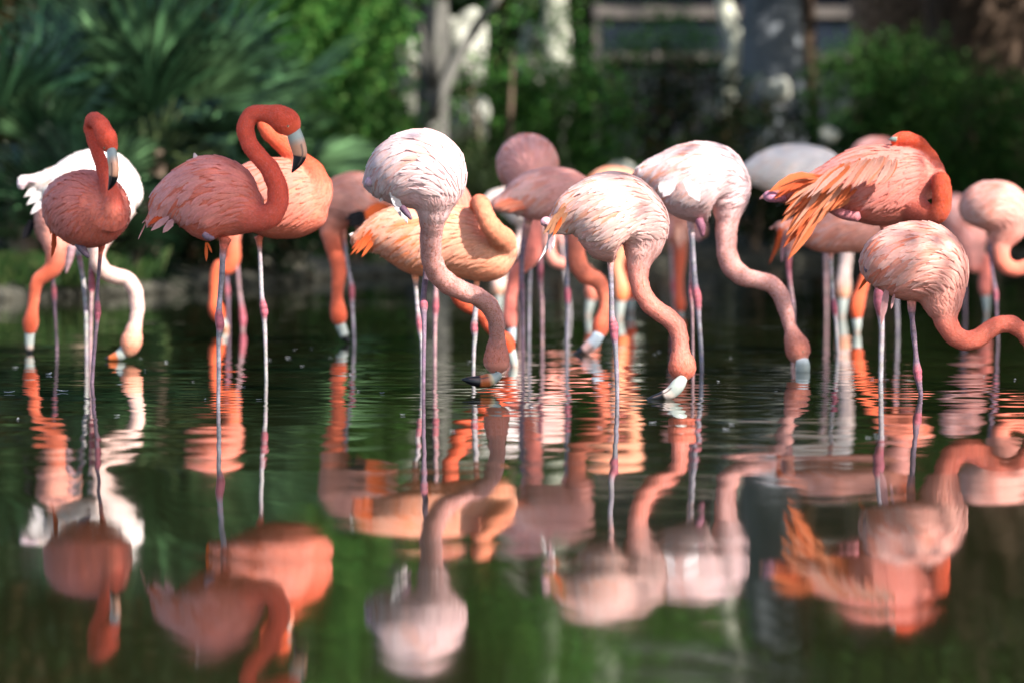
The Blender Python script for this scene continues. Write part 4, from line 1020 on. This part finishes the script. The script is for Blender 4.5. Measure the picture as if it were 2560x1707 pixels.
# far group seen between the legs of the pale feeders
make_bird('small far flamingo with an orange back just above the big pale feeder', 2, 352, 'peach',
    [(850, 640, 40), (930, 640, 110), (1050, 650, 145), (1160, 680, 130), (1200, 760, 80)],
    [(1190, 730, 90), (1200, 850, 50), (1180, 1000, 44), (1100, 1150, 44), (1075, 1250, 44), (1095, 1340, 46), (1110, 1420, 58), (1107, 1480, 52), (1102, 1515, 34)],
    [(LEG_PALE, [(1050, 780, 40), (1062, 1100, 16), (1066, 1300, 20), (1070, 1700, 12)])], [(1104, 1500, 38), (1098, 1570, 32), (1094, 1640, 22), (1092, 1680, 10)], BILL_WHITE, near=False)
make_bird('far flamingo with a pale U bent neck and orange head behind the dipped orange neck', 2, 340, 'blush',
    [(380, 760, 40), (470, 800, 120), (545, 860, 140), (565, 960, 90)],
    [(562, 930, 100), (562, 1090, 48), (605, 1205, 45), (700, 1236, 42), (800, 1248, 42), (862, 1300, 43), (888, 1370, 50), (890, 1430, 57), (884, 1480, 46), (878, 1505, 30)],
    [(LEG_PALE, [(650, 980, 30), (668, 1150, 18), (685, 1300, 17), (715, 1500, 14), (730, 1700, 12)])], [(880, 1495, 34), (868, 1560, 28), (858, 1620, 20), (856, 1660, 10)], BILL_WHITE, near=False)
make_bird('far red necked flamingo with its bill down, just right of the pale far head', 2, 330, 'red',
    [(950, 850, 40), (1040, 880, 115), (1110, 950, 125), (1138, 1040, 80)],
    [(1135, 1010, 85), (1142, 1150, 44), (1152, 1290, 43), (1166, 1400, 46), (1176, 1450, 48), (1180, 1495, 34)],
    [(LEG_PINK, [(1060, 980, 40), (1068, 1200, 16), (1072, 1650, 12)])], [(1180, 1490, 30), (1180, 1560, 26), (1178, 1620, 16)], BILL_WHITE, near=False)
make_bird('far flamingo with a red neck hanging down below the tall white backed one', 2, 336, 'salmon',
    [(1730, 1010, 30), (1650, 930, 105), (1570, 880, 150), (1520, 960, 110), (1540, 1050, 70)],
    [(1535, 1010, 85), (1552, 1110, 52), (1548, 1210, 45), (1541, 1330, 36), (1540, 1420, 36), (1543, 1490, 43), (1548, 1550, 42), (1550, 1590, 26)],
    [(LEG_PINK, [(1475, 960, 50), (1482, 1100, 20), (1490, 1280, 16), (1497, 1390, 24), (1500, 1440, 22), (1501, 1500, 15), (1502, 1660, 12)])], [(1550, 1580, 26), (1551, 1620, 20), (1551, 1670, 12)], BILL_WHITE, near=False,
    hang=[(1530, 940, 1548, 1115, 50, (.85, .45, .33), -.16, 0), (1575, 930, 1585, 1075, 46, (.85, .45, .33), -.16, 0), (1480, 900, 1450, 1050, 60, PKF, -.12, 0), (1640, 950, 1700, 1060, 60, PKF, -.12, 0)])
# Q, R, R2
make_bird('far white flamingo seen between the tall feeder and the sleeping orange bird', 3, 344, 'white',
    [(230, 580, 36), (320, 550, 100), (430, 535, 155), (560, 530, 188), (700, 540, 200), (850, 575, 188), (950, 650, 135)],
    [(940, 640, 130), (1005, 760, 78), (1022, 900, 58), (1024, 1090, 52), (1018, 1200, 48), (1004, 1300, 50), (998, 1390, 60), (995, 1460, 52), (992, 1495, 34)],
    [(LEG_PINK, [(850, 700, 50), (862, 1000, 18), (866, 1200, 20), (872, 1690, 12)])], [(994, 1480, 40), (989, 1560, 33), (986, 1630, 24), (985, 1680, 12)], BILL_WHITE, near=False)
make_bird('salmon flamingo standing level below and behind the sleeping orange bird', 3, 471, 'salmon',
    [(500, 945, 30), (600, 975, 70), (720, 970, 130), (860, 988, 160), (1000, 990, 158), (1150, 1000, 142), (1300, 985, 112), (1390, 955, 80)],
    [(1340, 970, 100), (1430, 930, 66), (1470, 850, 54), (1460, 760, 50), (1425, 705, 58), (1375, 690, 64), (1335, 700, 44)],
    [(LEG_PALE, [(900, 1080, 60), (902, 1150, 27), (905, 1240, 17), (914, 1400, 17), (921, 1490, 20), (928, 1530, 28), (934, 1580, 26), (940, 1640, 17), (948, 1750, 15), (958, 1975, 13)]),
     (LEG_PINK, [(600, 1000, 50, -.1), (596, 1130, 38, -.1), (586, 1230, 28, -.1), (600, 1400, 22, -.1), (624, 1566, 18, -.1), (626, 1700, 14, -.1), (605, 1960, 13, -.1)])], [(1345, 698, 38), (1300, 725, 34), (1270, 765, 8)],
    near=False, hang=[(520, 950, 440, 1235, 30, RD, -.05), (540, 960, 470, 1180, 26, OR, -.06), (560, 1000, 535, 1220, 40, PKF, -.07, 0), (640, 980, 560, 1090, 60, RD, -.1)])
make_bird('vivid orange neck dipping behind the right foreground feeder', 3, 400, 'orange',
    [(1660, 960, 30), (1570, 990, 120), (1460, 1030, 145), (1360, 1090, 100)],
    [(1390, 1070, 110), (1290, 1130, 62), (1235, 1190, 50), (1190, 1270, 46), (1155, 1350, 45), (1130, 1430, 46), (1102, 1520, 57), (1095, 1585, 54), (1098, 1640, 38)],
    [(LEG_GREY, [(1385, 1130, 40), (1392, 1350, 18), (1397, 1490, 15), (1405, 1700, 14), (1402, 1800, 13)])], [(1098, 1632, 36), (1100, 1690, 32), (1100, 1740, 22), (1100, 1780, 10)], BILL_WHITE, near=False)
# S: sleeping, long plumes
hs = []
TIPS = [(440, 690), (480, 740), (525, 930), (540, 870), (545, 1110), (578, 1205), (600, 930), (640, 1015), (690, 960), (735, 975), (775, 900), (590, 800), (830, 855), (885, 835), (565, 1020), (940, 820), (660, 900), (560, 790)]
for k, (x1, y1) in enumerate(TIPS):
    t = min(1, max(0, (x1 - 440) / 490.0)); x0 = 800 + 230 * t + random.uniform(-20, 20); y0 = 600 + 100 * t + random.uniform(-30, 20)
    hs.append((x0, y0, x1, y1, random.uniform(84, 112), random.choice(((.57, .14, .05), (.54, .10, .032), (.57, .17, .075))), -.11 - random.random() * .05, .16 + random.random() * .1))
for k in range(34):
    x1, y1 = TIPS[k % len(TIPS)]; u = random.uniform(.55, 1.02); t = min(1, max(0, (x1 - 440) / 490.0)); x0 = 840 + 220 * t + random.uniform(-40, 40); y0 = 585 + 100 * t + random.uniform(-40, 20)
    hs.append((x0, y0, x0 + (x1 - x0) * u + random.uniform(-14, 14), y0 + (y1 - y0) * u + random.uniform(-14, 14), random.uniform(24, 38), random.choice(((.57, .13, .045), (.58, .20, .10), (.52, .085, .028), (.56, .26, .17))), -.165 - random.random() * .03, .16 + random.random() * .1))
for k in range(26):
    t = k / 25.0; x0 = 960 + 440 * t + random.uniform(-15, 15); y0 = 500 - 70 * math.sin(t * 2.2) + random.uniform(-20, 30)
    ln = 330 - 120 * t + random.uniform(-30, 30)
    hs.append((x0, y0, x0 - ln * (.85 - .35 * t), y0 + ln * (.72 + .2 * t), random.uniform(34, 48), random.choice(((.50, .25, .19), (.51, .29, .24), (.50, .25, .19), (.47, .11, .04), (.48, .17, .1))), -.235 - random.random() * .02, .2))
make_bird('orange flamingo asleep with head tucked on its back and long drooping plumes', 3, 572, 'coral',
    [(430, 715, 26), (560, 712, 52), (700, 690, 92), (850, 662, 150), (1000, 645, 234), (1150, 640, 288), (1300, 645, 300), (1450, 640, 284), (1560, 660, 240), (1630, 680, 160), (1655, 700, 90)],
    [(1520, 800, 120, -.06), (1630, 862, 76, -.15), (1706, 852, 76, -.19), (1736, 780, 75, -.2), (1737, 690, 74, -.19), (1728, 622, 70, -.14), (1712, 585, 64, -.05), (1685, 500, 58, .02), (1620, 400, 58, .02), (1540, 325, 62), (1460, 298, 62, -.02), (1400, 300, 50, -.03), (1360, 312, 34, -.03)],
    [(LEG_PALE, [(1300, 900, 60), (1300, 950, 32), (1300, 1010, 24), (1280, 1250, 22), (1264, 1380, 26), (1262, 1460, 40), (1268, 1530, 42), (1280, 1640, 26), (1285, 1720, 21), (1281, 1900, 20), (1277, 2110, 18)])],
    [(1392, 298, 20, -.085), (1365, 296, 17, -.085), (1338, 300, 6, -.08)], [(0, (.16, .20, .17)), (1, (.2, .22, .2))], eye=(1400, 285, -.08), ratio=.8,
    feet=[((.46, .18, .25), [(560, 745, 22, -.06), (490, 735, 38, -.07), (430, 722, 42, -.07), (405, 712, 24, -.07)]), ((.5, .16, .17), [(900, 820, 30, -.06), (1000, 860, 40, -.08), (1110, 880, 40, -.1)])], hang=hs, wing=1.0)
# T: right foreground feeder
make_bird('pale orange flamingo at front right, its neck stretched out of frame', 3, 623, 'apricot',
    [(1195, 1270, 40, .06), (1260, 1230, 130, .04), (1370, 1210, 225), (1490, 1215, 288), (1610, 1222, 290), (1690, 1300, 240), (1725, 1420, 185), (1745, 1530, 140)],
    [(1738, 1470, 160), (1752, 1590, 108), (1778, 1685, 84), (1830, 1768, 76), (1910, 1804, 74), (2000, 1790, 72), (2080, 1732, 68), (2160, 1688, 66), (2250, 1682, 66), (2332, 1730, 64), (2395, 1810, 60), (2432, 1890, 72), (2452, 1965, 96), (2450, 2030, 72)],
    [(LEG_PURPLE, [(1512, 1400, 70), (1510, 1575, 30), (1514, 1640, 20), (1522, 1730, 22), (1540, 1900, 18), (1546, 1980, 26), (1553, 2035, 35), (1560, 2090, 28), (1570, 2150, 20), (1580, 2220, 17)])],
    [(2450, 2020, 56), (2440, 2080, 62), (2420, 2150, 52), (2400, 2210, 30)], BILL_FEED, speck=.05, stamps=True,
    feet=[(LEG_PURPLE, [(1240, 1260, 24, -.02), (1190, 1265, 36, -.03), (1165, 1280, 30, -.03)])],
    hang=[(1330, 1380, 1280, 1690, 50, PKF, -.05, 0), (1380, 1450, 1355, 1570, 24, PKF, -.05, 0), (1200, 1300, 1110, 1430, 30, OR, .05, 0)])
# U, V, X, Y
make_bird('flamingo cut by the right edge with a rounded pale back and low orange neck', 3, 432, 'apricot',
    [(1960, 840, 60, .12), (2020, 805, 150, .06), (2110, 800, 188), (2195, 825, 194), (2235, 910, 160), (2210, 1000, 115)],
    [(2215, 970, 125), (2180, 1090, 76), (2182, 1190, 67), (2228, 1256, 62), (2300, 1272, 58), (2380, 1245, 55), (2450, 1240, 52), (2508, 1300, 50), (2530, 1400, 50), (2535, 1490, 62), (2530, 1560, 44)],
    [(LEG_PURPLE, [(2090, 960, 50), (2100, 1060, 26), (2106, 1160, 20), (2116, 1300, 16), (2134, 1410, 21), (2140, 1450, 26), (2142, 1500, 22), (2146, 1570, 14), (2156, 1810, 12)])], [(2530, 1555, 36), (2524, 1640, 32), (2515, 1730, 22), (2510, 1810, 10)], BILL_FEED, near=False, stamps=True)
make_bird('dusky pink far flamingo with bill down, beside the bird cut by the right edge', 3, 338, 'pink',
    [(1800, 740, 60), (1850, 820, 130), (1910, 950, 145), (1950, 1090, 120), (1970, 1190, 80)],
    [(1955, 1150, 95), (1972, 1245, 58), (2012, 1240, 48), (2045, 1185, 46), (2064, 1230, 47), (2064, 1320, 47), (2062, 1390, 53), (2063, 1440, 46), (2066, 1475, 28)],
    [(LEG_PURPLE, [(1890, 1080, 50), (1900, 1280, 18), (1905, 1400, 20), (1908, 1500, 15), (1912, 1660, 12)])], [(2067, 1465, 32), (2071, 1540, 26), (2072, 1600, 18), (2072, 1660, 10)], BILL_WHITE, near=False)
make_bird('far mauve flamingo whose back barely shows above the sleeping orange bird', 3, 326, 'pink',
    [(1050, 430, 30), (1150, 405, 100), (1280, 405, 122), (1400, 460, 118), (1450, 550, 70)],
    [(1440, 520, 80), (1480, 620, 45), (1500, 720, 42), (1492, 820, 42), (1480, 890, 58), (1478, 950, 48), (1478, 975, 34)],
    [(LEG_PINK, [(1300, 480, 50), (1292, 900, 16), (1285, 1640, 12)])], [(1478, 965, 34), (1476, 1030, 28), (1472, 1090, 8)], BILL_FEED, near=False)
make_bird('far white flamingo mostly hidden behind the dusky pink birds at centre', 1, 326, 'white',
    [(1850, 770, 22), (1930, 735, 50), (2040, 760, 115), (2150, 800, 150), (2240, 860, 120)],
    [(2220, 840, 120), (2200, 960, 56), (2110, 1080, 46), (2020, 1200, 44), (1975, 1310, 46), (1965, 1390, 58), (1962, 1440, 46), (1965, 1470, 26)],
    [(LEG_PINK, [(2120, 900, 40), (2128, 1200, 16), (2130, 1640, 12)])], [(1964, 1460, 30), (1968, 1530, 24), (1970, 1600, 16), (1970, 1650, 8)], BILL_WHITE, near=False)
build_water()

# ------------------------------------------------------------------ unseen tree added on the right bank, leaf clumps placed to shade chosen birds
def shade_tree():
    base = (13.0, 2.5, 0.5)
    tgt = []   # (point shaded, distance towards the sun, clump radius, leaves)
    def bp(c, x, y, s): return pix(*T3(c, x, y), F_PX / s)[0]
    for (c, x, y, s, t, r, n) in ((0, 640, 830, 580, 7.2, 0.50, 1100), (0, 760, 250, 580, 7.2, 0.26, 300), (0, 1500, 700, 652, 7.0, 0.46, 640), (0, 1950, 700, 652, 7.0, 0.30, 230), (0, 1900, 250, 652, 6.8, 0.20, 70), (0, 1700, 1350, 652, 7.3, .42, 500),
                               (2, 450, 560, 440, 9.5, 0.65, 1300), (2, 560, 760, 476, 9.0, 0.55, 1000), (1, 800, 900, 437, 9.5, 0.5, 700), (3, 600, 560, 344, 11, 0.8, 2400), (3, 850, 1000, 471, 9.2, 0.6, 900), (3, 1880, 950, 338, 11, .7, 900),
                               (1, 1950, 1750, 600, 7.4, 0.16, 120), (3, 2260, 1700, 623, 7.2, 0.14, 110), (3, 1230, 1230, 623, 6.9, .17, 100), (0, 250, 1640, 468, 9.0, .2, 130), (3, 600, 1750, 537, 7.5, .28, 260), (2, 2020, 650, 537, 7.4, .10, 50)):
        p = bp(c, x, y, s) + np.array(SUN) * t
        tgt.append((p, r, n))
    globals()['SHADE'] = tgt
    e = tag(empty('unseen_shade_tree', base), 'unseen tree added on the right bank, its leaf clumps placed to shade the flock', 'tree')
    top = np.array([11.2, 3.6, 8.2])
    V, F, _, _ = tube(smp([(*base, .32), (12.8, 2.7, 3.6, .26), (*top, .13), (10.8, 3.9, 9.6, .07)], 26), 14, 1, .04)
    tk = link('trunk', mesh('trunk', V, F, [M_BARK_GREY]), e)
    allV = []; allC = []; off = 0
    for p, r, n in tgt:
        V, Fc, cc = leaf_cloud([(p[0], p[1], p[2], r, r, r)], n, 0.10, GREENS, shell=0.15, aspect=.6)
        allV.append(V); allC.append(cc)
        q = (top + p) / 2 + np.array([0, 0, .25])
        V, F, _, _ = tube(smp([(*top, .045), (*q, .022), (*p, .008)], 14), 6)
        o = link('limb', mesh('limb', V, F, [M_BARK_GREY]), tk); o.matrix_parent_inverse = Matrix()
    V, Fc, cc = leaf_cloud([(14, 1.5, 8.6, 2.0, 2.0, 1.2), (15, .5, 7.6, 1.6, 1.6, 1.1)], 5000, .12, GREENS)
    allV.append(V); allC.append(cc)
    V = np.vstack(allV); link('crown', mesh('crown', V, np.arange(len(V)).reshape(-1, 4), [M_LEAF], np.vstack(allC), smooth=False), e)
shade_tree()

# ------------------------------------------------------------------ small white feathers adrift on the pond
def drift():
    V = []; Fd = []
    for k in range(7):
        t = k / 6.0; w = 0.009 * math.sin(math.pi * (0.08 + 0.9 * t)); z = 0.002 + 0.016 * (t - .4) ** 2
        V += [(0.06 * t, w + .006 * t * t, z + .003), (0.06 * t, .006 * t * t, z), (0.06 * t, -w + .006 * t * t, z + .003)]
    for k in range(6): Fd += [(3 * k, 3 * k + 1, 3 * k + 4, 3 * k + 3), (3 * k + 1, 3 * k + 2, 3 * k + 5, 3 * k + 4)]
    me = mesh('drifting_feather', V, Fd, [M_FEATH], np.tile(np.array([[.8, .8, .84]]), (len(V), 1)))
    spots = [(45, 920), (115, 938), (170, 980), (10, 983), (363, 927), (715, 895), (750, 916), (830, 895), (510, 1000), (2155, 938), (1520, 962), (1180, 905), (880, 935), (420, 905), (2185, 947), (1800, 955), (640, 1000), (300, 1040), (480, 955), (1650, 880)]
    rr = random.Random(3); spots += [(rr.uniform(10, 2550), 870 + 230 * rr.random() ** 1.4) for _ in range(34)]
    for k, (u, v) in enumerate(spots):
        Y = F_PX * HCAM / (v - YH); p, _ = pix(u, v, Y)
        o = bpy.data.objects.new('drifting_feather', me); C.objects.link(o)
        o.location = (p[0], p[1], 0.002); o.rotation_euler = (0, 0, random.uniform(0, 6.28)); sc = random.uniform(.4, .9) * (.5 if k > 5 else 1); o.scale = (sc, sc, sc)
        tag(o, 'tiny white feather drifting on the pond surface', 'feather', 'feathers adrift on the pond')
drift()
